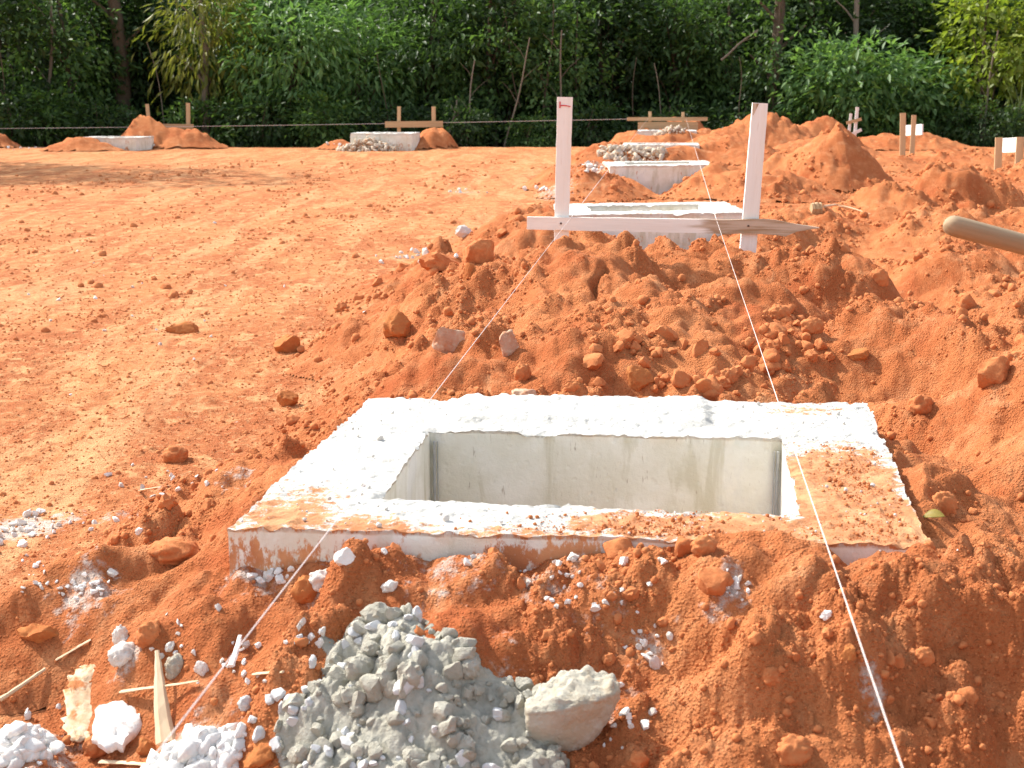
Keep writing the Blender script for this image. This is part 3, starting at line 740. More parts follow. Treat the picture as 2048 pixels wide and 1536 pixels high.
rubble("rubble_pile", 3.85, 36.15, .45, .35, .16, 200, .045, M_RUBBLE, "pale stony concrete rubble in front of the fifth slab", "rubble", 62)
rubble("rubble_pile", -3.45, 35.15, .75, .4, .34, 420, .05, M_RUBBLE, "tan stony rubble spilled against the front of the lone far slab", "rubble", 63)

# ------------------------------------------------------------------ concrete footings
def footing(outer, inner, top, depth, dens, dirt_fn, label, seed, raised=None, jag=0.006, parts=True, tilt=0.0):
    cx = sum(v.x for v in outer) / 4; cy = sum(v.y for v in outer) / 4
    O = [np.array([v.x - cx, v.y - cy]) for v in outer]; I = [np.array([v.x - cx, v.y - cy]) for v in inner]
    per_o, per_i, uv_o, uv_i = [], [], [], []
    UV = [(0, 0), (1, 0), (1, 1), (0, 1)]
    Wd = np.linalg.norm(O[1] - O[0]); Dp = np.linalg.norm(O[2] - O[1]); Lo = [Wd, Dp, Wd, Dp]
    for k in range(4):
        n = max(8, int(Lo[k] / dens))
        for a in range(n):
            t = a / n
            per_o.append(O[k] * (1 - t) + O[(k + 1) % 4] * t); per_i.append(I[k] * (1 - t) + I[(k + 1) % 4] * t)
    per_o, per_i = np.array(per_o), np.array(per_i); n = len(per_o)
    n1 = max(4, int(depth / dens / 1.6)); n2 = max(6, int(.32 / dens)); n3 = n1
    rows = [(0.0, -depth * (1 - a / n1), 0) for a in range(n1)] + [(a / n2, 0.0, 1) for a in range(n2 + 1)] + [(1.0, -depth * .93 * (a + 1) / n3, 2) for a in range(n3)]
    V, wallv = [], []
    for (t, z, kd) in rows:
        p = per_o * (1 - t) + per_i * t
        V.append(np.column_stack([p, np.full(n, z)])); wallv.append(np.full(n, 0.0 if kd == 1 else 1.0))
    V = np.concatenate(V); wallv = np.concatenate(wallv); kinds = np.repeat([r_[2] for r_ in rows], n); tt = np.repeat([r_[0] for r_ in rows], n); zz = np.repeat([r_[1] for r_ in rows], n)
    # local slab coordinates
    ax = (O[1] - O[0]) / Wd; ay = np.array([-ax[1], ax[0]])
    U = ((V[:, :2] - O[0]) @ ax) / Wd; Vv = ((V[:, :2] - O[0]) @ ay) / Dp
    topm = (kinds == 1)
    nz = perlin(V[:, 0] * 6, V[:, 1] * 6, seed) * .004 + perlin(V[:, 0] * 19, V[:, 1] * 19, seed + 1) * .003 + perlin(V[:, 0] * 48, V[:, 1] * 48, seed + 2) * .003 + .0035 * sstep(.35, .5, perlin(V[:, 0] * 30, V[:, 1] * 30, seed + 3))
    V[:, 2] += np.where(topm, nz, 0)
    if raised is not None: V[:, 2] += np.where(topm | (zz > -0.03), raised(U, Vv), 0)
    edge = np.where(kinds == 1, np.minimum(tt, 1 - tt), np.clip(-zz * 8, 0, 1) * 0.5)
    ew = np.exp(-(edge / .06) ** 2)
    gx, gy = V[:, 0] * 21, V[:, 1] * 21
    jn = .5 * perlin(gx, gy, seed + 5) + .35 * perlin(gx * 2.9, gy * 2.9, seed + 6) + 1.1 * perlin(gx * .33, gy * .33, seed + 16) - .9 * sstep(.3, .6, perlin(gx * .6, gy * .6, seed + 18))
    jn2 = .5 * perlin(gx, gy, seed + 7) + .35 * perlin(gx * 2.9, gy * 2.9, seed + 8) + 1.1 * perlin(gx * .33, gy * .33, seed + 17) - .9 * sstep(.3, .6, perlin(gx * .6, gy * .6, seed + 19))
    V[:, 0] += ew * jag * jn; V[:, 1] += ew * jag * jn2
    chip = sstep(.25, .75, perlin(V[:, 0] * 9, V[:, 1] * 9, seed + 9)) + .5 * sstep(.3, .7, perlin(V[:, 0] * 25, V[:, 1] * 25, seed + 10))
    V[:, 2] -= np.where(topm, np.exp(-(np.minimum(tt, 1 - tt) / .05) ** 2) * chip * jag * 1.5, 0)
    wn = perlin(V[:, 0] * 7 + V[:, 1] * 7, V[:, 2] * 7, seed + 11) * .002
    V[:, 1] += np.where(kinds != 1, wn, 0)
    V[:, 2] += tilt * V[:, 0]
    m = len(rows)
    a, b = np.meshgrid(np.arange(m - 1), np.arange(n), indexing='ij'); b2 = (b + 1) % n
    F = np.stack([a * n + b, a * n + b2, (a + 1) * n + b2, (a + 1) * n + b], -1).reshape(-1, 4)
    root = empty("concrete_footing", (cx, cy, top)); tag(root, label, "concrete footing", "concrete pocket footings in the clearing")
    me = mesh("footing_body", V, F, True, R(50))
    attr(me, "dirt", dirt_fn(U, Vv, V[:, 2], kinds)); attr(me, "wall", wallv)
    link("footing_body", me, M_CONC, root)
    if parts:
        nn = len(I); zf = -depth * .90
        fv = [(*(I[k] * 1.02), zf) for k in range(4)]
        link("pocket_floor", mesh("pocket_floor", np.array(fv), [(0, 1, 2, 3)], False), M_SOIL, root)
    return root, O, I

def d_near(U, V, Z, K):
    n = perlin(U * 7, V * 6, 201) * .22 + perlin(U * 19, V * 15, 202) * .12
    d = np.zeros_like(U)
    d = np.maximum(d, .95 * np.exp(-((U - .92) / .105) ** 4 - ((V - .25) / .37) ** 4))       # trodden soil on the right side
    d = np.maximum(d, .78 * np.exp(-((U - .70) / .22) ** 4 - ((V - .06) / .11) ** 2))         # and along the front
    d = np.maximum(d, .55 * np.exp(-((U - .30) / .25) ** 4 - ((V - .01) / .07) ** 2))
    d = np.maximum(d, .75 * np.exp(-((U - .07) / .10) ** 2 - ((V - .08) / .16) ** 2))
    d = np.maximum(d, .70 * np.exp(-((U - .19) / .07) ** 2 - ((V - .04) / .05) ** 2))
    d = np.maximum(d, .42 * np.exp(-((U - .93) / .10) ** 2 - ((V - .90) / .10) ** 2))
    d = d + n * (d > .1) + .10
    front = (K == 0) & (V < .1)
    band = .63 + .30 * perlin(U * 9, Z * 10, 203) - .5 * sstep(-.085, -.12, Z) * (U < .3) - .35 * sstep(-.05, -.0, Z)
    d = np.where(front, band, d)
    d = np.where((K == 0) & (V >= .1), .5, d)
    d = np.where(K == 2, -.15 + .25 * np.exp(-((U - .80) / .05) ** 2), d)
    return d
def raised_near(U, V):
    a = sstep(.225, .245, U + .006 * np.sin(V * 40)) * (1 - sstep(.715, .735, U)) * sstep(.72, .76, V)
    return .016 * a
foot1, O1, I1 = footing(B1_OUT, B1_IN, 0.0, .46, .0065, d_near, "nearest and largest concrete footing, its open pocket wide and its right side soiled red", 301, raised_near, .008)
# dark form-joint strips left in the two far corners of the pocket
for k, (nm, inward) in enumerate((("corner_strip", (0.012, -0.016)), ("corner_strip", (-0.012, -0.016)))):
    c = I1[3] if k == 0 else I1[2]
    bm = bmesh.new()
    for (ox, oy, wd, dp) in ((0, 0, .007, .008), (.009 * (1 if k == 0 else -1), .003, .003, .006)):
        r_ = bmesh.ops.create_cube(bm, size=1.0)
        bmesh.ops.scale(bm, vec=(wd, dp, .38), verts=r_['verts'])
        bmesh.ops.translate(bm, vec=(c[0] + inward[0] + ox, c[1] + inward[1] + oy, -.22), verts=r_['verts'])
    bmesh.ops.bevel(bm, geom=bm.edges[:], offset=.0015, segments=1, affect='EDGES')
    me = bpy.data.meshes.new("corner_strip"); bm.to_mesh(me); bm.free()
    link("corner_strip", me, M_METAL, foot1)

FL = ["second concrete footing in the row, right behind the near batter board's crossbar",
      "third concrete footing of the row, its pale front bared between two soil heaps",
      "fourth concrete footing of the row, half buried in rubble",
      "fifth and farthest concrete footing of the row, below the wide far batter board",
      "lone far concrete footing at left centre with tan rubble against its front",
      "farthest left concrete footing, half buried beside the peaked soil heap"]
for i, (cx, cy, W, D, rot, top) in enumerate(BLK[1:]):
    def d_far(U, V, Z, K, sd_=i):
        d = .12 + .35 * perlin(U * 5, V * 5, 400 + sd_) + .2 * np.exp(-((V - .0) / .1) ** 2)
        return np.where(K == 0, .16 + .40 * perlin(U * 10, Z * 2, 410 + sd_) + .25 * sstep(-.15, -.4, Z), np.where(K == 2, -.1, d))
    footing(rect(cx, cy, W, D, rot, top), rect(cx, cy + .02, W * .64, D * .52, rot, top), top, .5, .02 if i < 2 else .04, d_far, FL[i], 320 + 20 * i,
            None, .012, True, (.012 if i < 2 else 0))

# crumbs of red soil lying on the near slab
n = 2600
U = np.concatenate([g.normal(.93, .045, n // 2), g.normal(.68, .14, n // 2)]); Vv = np.concatenate([g.uniform(.0, .62, n // 2), np.abs(g.normal(.0, .07, n // 2)) + .01])
okm = (U > .02) & (U < .985) & (Vv > .015) & (Vv < .99)
o4 = [np.array([v.x, v.y]) for v in B1_OUT]
P2 = ((1 - U) * (1 - Vv))[:, None] * o4[0] + (U * (1 - Vv))[:, None] * o4[1] + (U * Vv)[:, None] * o4[2] + ((1 - U) * Vv)[:, None] * o4[3]
i4 = np.array([[v.x, v.y] for v in B1_IN])
ins = (P2[:, 0] > i4[0, 0] - .015) & (P2[:, 0] < i4[1, 0] + .07) & (P2[:, 1] > 3.09 - .1 * (P2[:, 0] - .15) - .02) & (P2[:, 1] < 3.9)
okm &= ~ins
sz = np.minimum(.0010 * g.uniform(.02, 1, n) ** -.5, .006)
V, F = scatter(PROT1, np.column_stack([P2, np.full(n, .0) + sz * .4])[okm], sz[okm], g)
n = 420
U = g.uniform(.01, .99, n); Vv = g.uniform(.01, .99, n)
P3 = ((1 - U) * (1 - Vv))[:, None] * o4[0] + (U * (1 - Vv))[:, None] * o4[1] + (U * Vv)[:, None] * o4[2] + ((1 - U) * Vv)[:, None] * o4[3]
ins3 = (P3[:, 0] > i4[0, 0] - .03) & (P3[:, 0] < i4[1, 0] + .09) & (P3[:, 1] > 3.06 - .1 * (P3[:, 0] - .15)) & (P3[:, 1] < 3.92)
sz3 = np.minimum(.0016 * g.uniform(.02, 1, n) ** -.5, .009)
V3, F3 = scatter(PROT2, np.column_stack([P3, sz3 * .3 + .003])[~ins3], sz3[~ins3], g)
tag(link("concrete_chips", mesh("concrete_chips", V3, F3), M_CRUMB), "tiny grey chips and splashes of concrete stuck on top of the nearest slab", "concrete chips", kind="stuff")
tag(link("dirt_crumbs", mesh("dirt_crumbs", V, F), M_CLOD), "fine red soil crumbs lying on top of the nearest slab", "soil crumbs", kind="stuff")

# ------------------------------------------------------------------ timber
WM = {}                                         # world matrices of planks
def under(child, parent, world=None):
    child.parent = parent; child.matrix_basis = WM[parent.name].inverted() @ (world if world is not None else WM[child.name])
def plank(name, p0, p1, w0, w1, thick, mat, parent, outline=None, weather=None, facing=Vector((0, -1, 0)), seed=0):
    """board whose long axis runs p0->p1; its local X is the long axis for lying boards, Z for uprights"""
    ax = (p1 - p0); L = ax.length; ax.normalize()
    upright = abs(ax.z) > .6
    fy = (facing - ax * facing.dot(ax)).normalized()     # thickness direction, towards viewer
    sdv = ax.cross(fy)
    n = 26; rows = []
    gg = np.random.default_rng(seed + 900)
    bow = gg.uniform(-1, 1) * .002
    Vs = []
    for a in range(n + 1):
        t = a / n; hw = (w0 * (1 - t) + w1 * t) / 2; lo, hi = -hw, hw
        if outline: lo, hi = outline(t, hw)
        jl = gg.normal() * .0006; jh = gg.normal() * .0006
        b = bow * math.sin(t * math.pi)
        for (q, th_) in ((lo + jl, thick / 2), (hi + jh, thick / 2), (hi + jh, -thick / 2), (lo + jl, -thick / 2)):
            Vs.append((L * (t - .5), q, th_ + b))
    Vs = np.array(Vs); F = []
    for a in range(n):
        for k in range(4):
            F.append((a * 4 + k, a * 4 + (k + 1) % 4, (a + 1) * 4 + (k + 1) % 4, (a + 1) * 4 + k))
    F.append((3, 2, 1, 0)); F.append((n * 4, n * 4 + 1, n * 4 + 2, n * 4 + 3))
    tloc = Vs[:, 0] / L + .5
    if upright: Vl = np.column_stack([Vs[:, 1], -Vs[:, 2], Vs[:, 0]]); mat3 = Matrix((sdv, -fy, ax)).transposed()
    else: Vl = np.column_stack([Vs[:, 0], -Vs[:, 2], Vs[:, 1]]); mat3 = Matrix((ax, -fy, sdv)).transposed()
    if mat3.determinant() < 0:
        Vl[:, 0 if upright else 2] *= -1
        mat3 = (Matrix((-sdv, -fy, ax)) if upright else Matrix((ax, -fy, -sdv))).transposed()
    me = mesh(name, Vl, F, False)
    bm = bmesh.new(); bm.from_mesh(me); bmesh.ops.recalc_face_normals(bm, faces=bm.faces); bm.to_mesh(me); bm.free()
    attr(me, "weather", weather(tloc) if weather else np.zeros(len(Vl)))
    o = link(name, me, mat, parent)
    base = parent.location if parent else Vector((0, 0, 0))
    M = mat3.to_4x4(); M.translation = (p0 + p1) / 2 - base
    o.matrix_basis = M; WM[o.name] = Matrix.Translation(base) @ M
    return o
def tube(name, pts, radii, mat, parent=None, sides=8, cap=True, loc=None):
    V, F = [], []; n = len(pts)
    for i, p in enumerate(pts):
        d = (pts[min(i + 1, n - 1)] - pts[max(i - 1, 0)]).normalized()
        a = d.orthogonal().normalized() if abs(d.z) > .9 or True else None
        ref = Vector((0, 0, 1)) if abs(d.z) < .9 else Vector((1, 0, 0))
        a = d.cross(ref).normalized(); b = d.cross(a)
        for k in range(sides):
            t = 2 * math.pi * k / sides; V.append(p + (a * math.cos(t) + b * math.sin(t)) * radii[i])
    for i in range(n - 1):
        for k in range(sides):
            F.append((i * sides + k, i * sides + (k + 1) % sides, (i + 1) * sides + (k + 1) % sides, (i + 1) * sides + k))
    if cap:
        F.append(tuple(range(sides))[::-1]); F.append(tuple((n - 1) * sides + k for k in range(sides)))
    me = mesh(name, [tuple(v) for v in V], F, True, R(50))
    attr(me, "weather", np.zeros(len(V)))
    return link(name, me, mat, parent, loc)

# the near batter board: two stakes and a crossbar whose right end is split to a point
YB = 7.2
def near_board():
    lb, lt = at_depth(1121, 545, YB), at_depth(1130, 194, YB)
    rb, rt = at_depth(1492, 545, YB), at_depth(1520, 206, YB)
    root = empty("batter_board", (lb + rb) / 2); root.location.z = lb.z + .1
    tag(root, "near batter board of two tall pale stakes and a crossbar split to a point", "batter board", "wooden batter boards")
    k = YB / FPX
    def chip_l(t, hw): return (-hw, hw)
    st = plank("stake", lb, lt, 28 * k, 30 * k, .024, M_WOOD_V, root, seed=1)
    # red crayon mark: an upright stroke and a bar
    for (a, b, ww) in (((1120, 203), (1120, 216), 2.2), ((1122, 211), (1132, 211), 2.0), ((1131, 211), (1141, 213), 1.5)):
        pa, pb = at_depth(*a, YB - .0145), at_depth(*b, YB - .0145)
        mk = plank("red_mark", pa, pb, ww * k, ww * k, .002, M_RED, None, seed=5)
        under(mk, st)
    st2 = plank("stake", rb, rt, 33 * k, 30 * k, .024, M_WOOD_V, root, seed=2,
                outline=lambda t, hw: (-hw, hw),
                weather=lambda t: np.where(t > .995, .0, 0.0))
    wc = [(1505, 207), (1518, 207), (1506, 232)]
    pa = [at_depth(*q, YB - .0136) for q in wc]
    nv = np.array([tuple(p - root.location) for p in pa] + [tuple(p - root.location + Vector((0, .002, 0))) for p in pa])
    wn = mesh("bark_edge", nv, [(0, 1, 2), (5, 4, 3), (0, 3, 4, 1), (1, 4, 5, 2), (2, 5, 3, 0)], False); attr(wn, "weather", np.ones(6))
    be = link("bark_edge", wn, M_WOOD_V, None); under(be, st2, Matrix.Translation(root.location))
    yb = YB - .026
    c0, c1 = at_depth(1054, 446, yb), at_depth(1638, 456, yb)
    def outl(t, hw):
        lo, hi = -hw, hw
        if t > .55:
            q = (t - .55) / .45
            lo = -hw * (1 - .25 * math.sin(q * 9) * q) ; hi = hw * (1 - .15 * math.sin(q * 14 + 1) * q)
        if t > .86:
            q = (t - .86) / .14
            lo *= 1 - q * .9; hi = hi * (1 - q) - .02 * hw * q
            if q < .22: hi += hw * .8 * (1 - abs(q - .11) / .11)
        return lo, hi
    pl = plank("crossbar", c0, c1, 25 * k, 29 * k, .024, M_WOOD_H, root, outl, lambda t: sstep(.42, .72, t) * .95, seed=3)
    for q in ((1122, 447), (1497, 452)):
        bm = bmesh.new(); bmesh.ops.create_cone(bm, cap_ends=True, segments=10, radius1=.0055, radius2=.0045, depth=.006, matrix=Matrix.Rotation(R(90), 4, 'X'))
        me = bpy.data.meshes.new("nail"); bm.to_mesh(me); bm.free()
        under(link("nail", me, M_NAIL, None), pl, Matrix.Translation(at_depth(*q, yb - .0135)))
    return root
near_board()

def far_board(label, y, stakes, bars, wv, wh, thick=.03, whbar=None):
    """stakes: (x0,y0,x1,y1,width px) bottom to top; bars: (x0,y0,x1,y1,height px, in front?, material)"""
    k = y / FPX
    b0 = at_depth(stakes[0][0], stakes[0][1], y)
    root = empty("batter_board", (b0.x, b0.y, float(surf(b0.x, b0.y)[0]))); tag(root, label, "batter board", "wooden batter boards")
    for i, (x0, y0, x1, y1, ww) in enumerate(stakes):
        p0, p1 = at_depth(x0, y0, y), at_depth(x1, y1, y)
        gz = float(surf(p0.x, p0.y)[0]) - .15
        if p0.z > gz: p0 = p0 + (p0 - p1) * ((p0.z - gz) / (p1.z - p0.z))
        plank("stake", p0, p1, ww * k, ww * k, thick, wv, root, seed=i + 20)
    for i, (x0, y0, x1, y1, hh, dy, mt) in enumerate(bars):
        d0, d1 = dy if isinstance(dy, tuple) else (dy, dy)
        plank("crossbar", at_depth(x0, y0, y + d0), at_depth(x1, y1, y + d1), hh * k, hh * k, thick, mt or wh, root, seed=i + 40,
              facing=Vector((-.99, -.12, 0)) if isinstance(dy, tuple) else Vector((0, -1, 0)))
    return root
far_board("tan batter board behind the peaked soil heap at far left", 38.3, [(300, 262, 294, 208, 7), (377, 270, 376, 206, 8)], [(298, 252, 387, 253, 9, -.05, None)], M_TAN_V, M_TAN_H)
far_board("tan batter board standing behind the lone far slab at left centre", 37.4, [(798, 275, 798, 213, 7), (868, 282, 867, 213, 8)], [(770, 249, 886, 248, 12, -.05, None)], M_TAN_V, M_TAN_H)
far_board("wide tan batter board with a doubled crossbar at the far end of the row", 38.0, [(1300, 262, 1300, 223, 6), (1366, 262, 1366, 224, 6)], [(1254, 238, 1415, 238, 7, -.06, None), (1276, 252, 1396, 252, 16, -.03, None)], M_TAN_V, M_TAN_H)
far_board("leaning whitewashed batter board with two slanting crossbars near the trees at right", 35.5, [(1697, 275, 1702, 227, 5), (1708, 286, 1715, 214, 6)], [(1693, 246, 1723, 238, 6, -.05, M_TAN_H), (1696, 272, 1723, 259, 6, -.05, None)], M_WHITEWOOD, M_WHITEWOOD)
far_board("pair of tan stakes with a small white crossbar at far right", 32.0, [(1805, 309, 1806, 226, 11), (1824, 309, 1828, 230, 9)], [(1809, 261, 1845, 259, 21, (1.1, .08), M_WHITE)], M_TAN_V, M_WHITEWOOD)
far_board("pair of tan stakes with a white crossbar at the right picture edge", 23.0, [(1995, 352, 1998, 275, 14), (2036, 352, 2041, 274, 15)], [(2002, 291, 2046, 289, 29, (1.0, .08), M_WHITE)], M_TAN_V, M_WHITEWOOD)

# ------------------------------------------------------------------ mason's lines
def line(name, a, b, r, label, sag=0.0, n=24):
    mid_ = (a + b) / 2
    pts = [a.lerp(b, i / n) - Vector((0, 0, sag * 4 * (i / n) * (1 - i / n))) - mid_ for i in range(n + 1)]
    o = tube(name, pts, [r] * (n + 1), M_STRING, sides=6, loc=mid_)
    return tag(o, label, "string", "mason's lines")
yb = YB - .026
la = at_depth(290, 1536, 1.33); lb_ = at_depth(1143, 434, YB)
ra = at_depth(1805, 1536, 1.33); rb_ = at_depth(1433, 440, YB)
def extend(a, b, y): return a + (b - a) * ((y - a.y) / (b.y - a.y))
line("mason_line", extend(la, lb_, -.6), lb_, 0.00080, "left-hand white string stretched over the slab to the near batter board", 0)
line("mason_line", extend(ra, rb_, -.6), rb_, 0.00080, "right-hand white string stretched over the slab's right side to the near batter board", 0)
line("mason_line", lb_, at_depth(1297, 236, 37.9), .0014, "thin white string running on beyond the near batter board's left stake", 0)
line("mason_line", rb_, at_depth(1372, 238, 37.9), .0014, "thin white string running on beyond the near batter board's right stake", 0)
line("mason_line", at_depth(-120, 258, 37.9), at_depth(1256, 238, 37.9), .005, "thin grey string stretched across the far end of the clearing", 0.03)

# ------------------------------------------------------------------ tool handle at right
p0, p1 = at_depth(1908, 452, 2.55), at_depth(2048, 489, 2.58)
dr = (p1 - p0).normalized()
L = 1.05
pts, rad = [], []
for q in (0, .0012, .004, .008, .013, .02, .05, .12, .25, .45, .7, .95):
    pts.append(p0 + dr * (q * L - .019) - p0); rad.append(.0205 * min(1.0, math.sqrt(max(0.02, 1 - max(0, 1 - q * L / .019) ** 2))) * (1 - .10 * math.exp(-((q - .05) / .03) ** 2 * 0) + .06 * max(0, q - .3)))
hr = empty("tool_handle", p0); tag(hr, "worn round wooden tool handle pointing in from the right picture edge", "tool handle")
# built along local x so that the grain follows it
V, F = [], []; SD = 20
for i, (p, r_) in enumerate(zip(pts, rad)):
    for k in range(SD):
        t = 2 * math.pi * k / SD; V.append((p.dot(dr), r_ * math.cos(t), r_ * math.sin(t)))
for i in range(len(pts) - 1):
    for k in range(SD): F.append((i * SD + k, i * SD + (k + 1) % SD, (i + 1) * SD + (k + 1) % SD, (i + 1) * SD + k))
F.append(tuple(range(SD))[::-1]); F.append(tuple((len(pts) - 1) * SD + k for k in range(SD)))
me = mesh("handle_shaft", V, F, True); attr(me, "weather", np.zeros(len(V)))
ho = link("handle_shaft", me, M_HANDLE, hr); ho.rotation_euler = dr.to_track_quat('X', 'Z').to_euler()

# ------------------------------------------------------------------ grey concrete heap and the things around it
def concrete_heap():
    # outline of the heap on the ground, from the photograph
    OUT = [(690, 1250), (760, 1232), (850, 1238), (900, 1262), (945, 1275), (965, 1330), (1035, 1365), (1090, 1400), (1120, 1470), (1140, 1536), (1130, 1600), (600, 1600), (560, 1536), (545, 1470), (560, 1420), (600, 1390), (640, 1370), (650, 1320), (640, 1275), (680, 1262)]
    P = [hit(*q) for q in OUT[:10]] + [on_level(1130, 1600, -.3), on_level(600, 1600, -.3)] + [hit(*q) for q in OUT[12:]]
    poly = np.array([(p.x, p.y) for p in P])
    x0, y0 = poly.min(0) - .02; x1, y1 = poly.max(0) + .02
    st = .0032
    xs_, ys_ = np.arange(x0, x1, st), np.arange(y0, y1, st)
    X, Y = np.meshgrid(xs_, ys_, indexing='ij'); sh = X.shape; X = X.ravel(); Y = Y.ravel()
    # signed distance to the outline
    A = poly; B = np.roll(poly, -1, 0)
    dmin = np.full(len(X), 1e9); ins = np.zeros(len(X), bool)
    for a, b in zip(A, B):
        ab = b - a; t = np.clip(((X - a[0]) * ab[0] + (Y - a[1]) * ab[1]) / (ab @ ab), 0, 1)
        dmin = np.minimum(dmin, np.hypot(X - a[0] - t * ab[0], Y - a[1] - t * ab[1]))
        cr = ((a[1] > Y) != (b[1] > Y)) & (X < (b[0] - a[0]) * (Y - a[1]) / (b[1] - a[1] + 1e-12) + a[0]); ins ^= cr
    sd_ = np.where(ins, dmin, -dmin) + .012 * perlin(X * 30, Y * 30, 501)
    h = .022 * sstep(-.004, .05, sd_) + .006 * sstep(.04, .12, sd_)
    smooth_patch = np.exp(-((X - on_level(950, 1320, -.2).x) / .06) ** 2 - ((Y - on_level(950, 1320, -.2).y) / .07) ** 2)
    lum = .010 * perlin(X * 22, Y * 22, 502)
    for sc, f, s2 in ((.06, .55, 511), (.034, .8, 512), (.02, .8, 513), (.011, .8, 514)):
        lum = np.maximum(lum, sc * .70 * clods(X / sc, Y / sc, s2, f) + .006 * perlin(X * 30, Y * 30, s2 + 9))
    lum = lum + .0035 * perlin(X * 90, Y * 90, 515) + .002 * perlin(X * 210, Y * 210, 516)
    z = surf(X, Y) * 0 + np.minimum(surf(X, Y), -.13) + h + lum * sstep(-.002, .02, sd_) * (1 - .5 * smooth_patch)
    keep = (sd_ > -.012)
    z = np.where(sd_ < 0, surf(X, Y) - .02, z)
    idx = np.arange(len(X)).reshape(sh)
    Q = np.stack([idx[:-1, :-1], idx[1:, :-1], idx[1:, 1:], idx[:-1, 1:]], -1).reshape(-1, 4)
    Q = Q[keep[Q].all(1)]
    used = np.unique(Q); rm = np.zeros(len(X), np.int32); rm[used] = np.arange(len(used))
    c = np.array([poly[:, 0].mean(), poly[:, 1].mean(), -.25])
    me = mesh("concrete_heap", np.column_stack([X, Y, z])[used] - c, rm[Q])
    o = link("concrete_heap", me, M_WETMIX, loc=tuple(c))
    tag(o, "heap of fresh grey concrete full of gravel dumped in front of the nearest slab", "concrete heap")
    zz = z.reshape(sh)
    def top(x, y):
        i = int(np.clip((x - x0) / st, 0, sh[0] - 1)); j = int(np.clip((y - y0) / st, 0, sh[1] - 1))
        return float(zz[i, j]), float(sd_.reshape(sh)[i, j])
    return top, poly
heap_top, heap_poly = concrete_heap()
gr_protos = []
for i in range(10):
    V, F = rock(210 + i, 3, .45, 8, fine=.05) if i < 8 else lumpy(210 + i, 3, .22)
    a, b = mesh("gravel_stone", V, F, True, R(28)), mesh("gravel_stone", V, F, True, R(28))
    a.materials.append(M_GRAVEL); b.materials.append(M_WETMIX); gr_protos.append((a, b))
cnt = 0
lo_, hi_ = heap_poly.min(0), heap_poly.max(0)
sp_ = on_level(960, 1320, -.2)
while cnt < 280:
    x_, y_ = g.uniform(lo_[0] - .03, hi_[0]), g.uniform(lo_[1], hi_[1])
    z_, sdv_ = heap_top(x_, y_)
    if sdv_ < -.0 or (math.hypot(x_ - sp_.x, y_ - sp_.y) < .05 and g.random() < .7): continue
    clean = g.random() < (.12 if x_ > sp_.x - .08 else .38)
    q = (.0058 + .015 * g.random() ** 2.0) * (.8 if clean else 1.15)
    o = bpy.data.objects.new("gravel_stone", gr_protos[int(g.integers(0, 6 if clean else 10))][0 if clean else 1]); COL.objects.link(o)
    o.location = (x_, y_, z_ + q * .3); o.rotation_euler = tuple(g.uniform(0, 6.28, 3)); o.scale = tuple(q * g.uniform(.75, 1.35, 3))
    tag(o, "clean pale gravel stone lying on the grey concrete heap" if clean else "cement-coated grey gravel stone sticking out of the concrete heap", "gravel stone", "clean gravel on the concrete heap" if clean else "cement-coated gravel on the concrete heap")
    cnt += 1
# clean gravel spilled off the heap's left edge
for (px, py, sp) in [(555, 1395, 34), (585, 1412, 30), (612, 1385, 26), (570, 1425, 32), (540, 1405, 26), (625, 1330, 24), (655, 1345, 26), (640, 1372, 22), (600, 1280, 20), (520, 1480, 36), (550, 1500, 34), (480, 1500, 36), (600, 1440, 28), (505, 1445, 26)]:
    p = hit(px, py); q = sp * p.y / FPX / 2
    o = bpy.data.objects.new("gravel_stone", gr_protos[int(g.integers(0, 7))][0]); COL.objects.link(o)
    o.location = (p.x, p.y, p.z + q * .5); o.rotation_euler = tuple(g.uniform(0, 6.28, 3)); o.scale = tuple(q * g.uniform(.8, 1.2, 3))
    tag(o, "clean pale gravel stone spilled off the left edge of the concrete heap", "gravel stone", "clean gravel spilled left of the concrete heap")

def concrete_lump():
    # hardened lump: rough top tipped to the sky, smooth slanting face turned to the camera
    p = hit(1130, 1525); k = p.y / FPX * 1.10
    pts = [(1036, 1408, 0), (1130, 1400, -8), (1236, 1366, 10), (1062, 1368, 95), (1140, 1352, 130), (1226, 1342, 110),
           (1046, 1466, 12), (1090, 1500, 30), (1155, 1512, 34), (1212, 1448, 36), (1060, 1480, 120), (1200, 1470, 130), (1240, 1385, 60)]
    bm = bmesh.new()
    for (px, py, dy) in pts: bm.verts.new(((px - 1130) * k, dy * k * .9, (1512 - py) * k * 1.02 - dy * k * .12))
    r_ = bmesh.ops.convex_hull(bm, input=bm.verts[:])
    bmesh.ops.triangulate(bm, faces=bm.faces[:])
    for _ in range(4):
        bmesh.ops.subdivide_edges(bm, edges=bm.edges[:], cuts=1, use_grid_fill=True)
        bmesh.ops.smooth_vert(bm, verts=bm.verts[:], factor=.42, use_axis_x=True, use_axis_y=True, use_axis_z=True)
    bm.normal_update()
    V = np.array([v.co[:] for v in bm.verts]); N = np.array([v.normal[:] for v in bm.verts])
    topf = sstep(.15, .6, N[:, 2])
    d_ = .006 * perlin3(V * 22, 5) + topf * (.016 * np.abs(perlin3(V * 38, 6)) + .012 * np.abs(perlin3(V * 85, 7))) + .0025 * perlin3(V * 120, 8)
    V = V + N * d_[:, None]
    F = [[v.index for v in f.verts] for f in bm.faces]; bm.free()
    me = mesh("concrete_lump", V, F, True)
    o = link("concrete_lump", me, M_CHUNK, loc=(p.x + .004, p.y, p.z - .004))
    tag(o, "large hardened tan-grey concrete lump leaning on the right edge of the grey heap", "concrete lump")
concrete_lump()

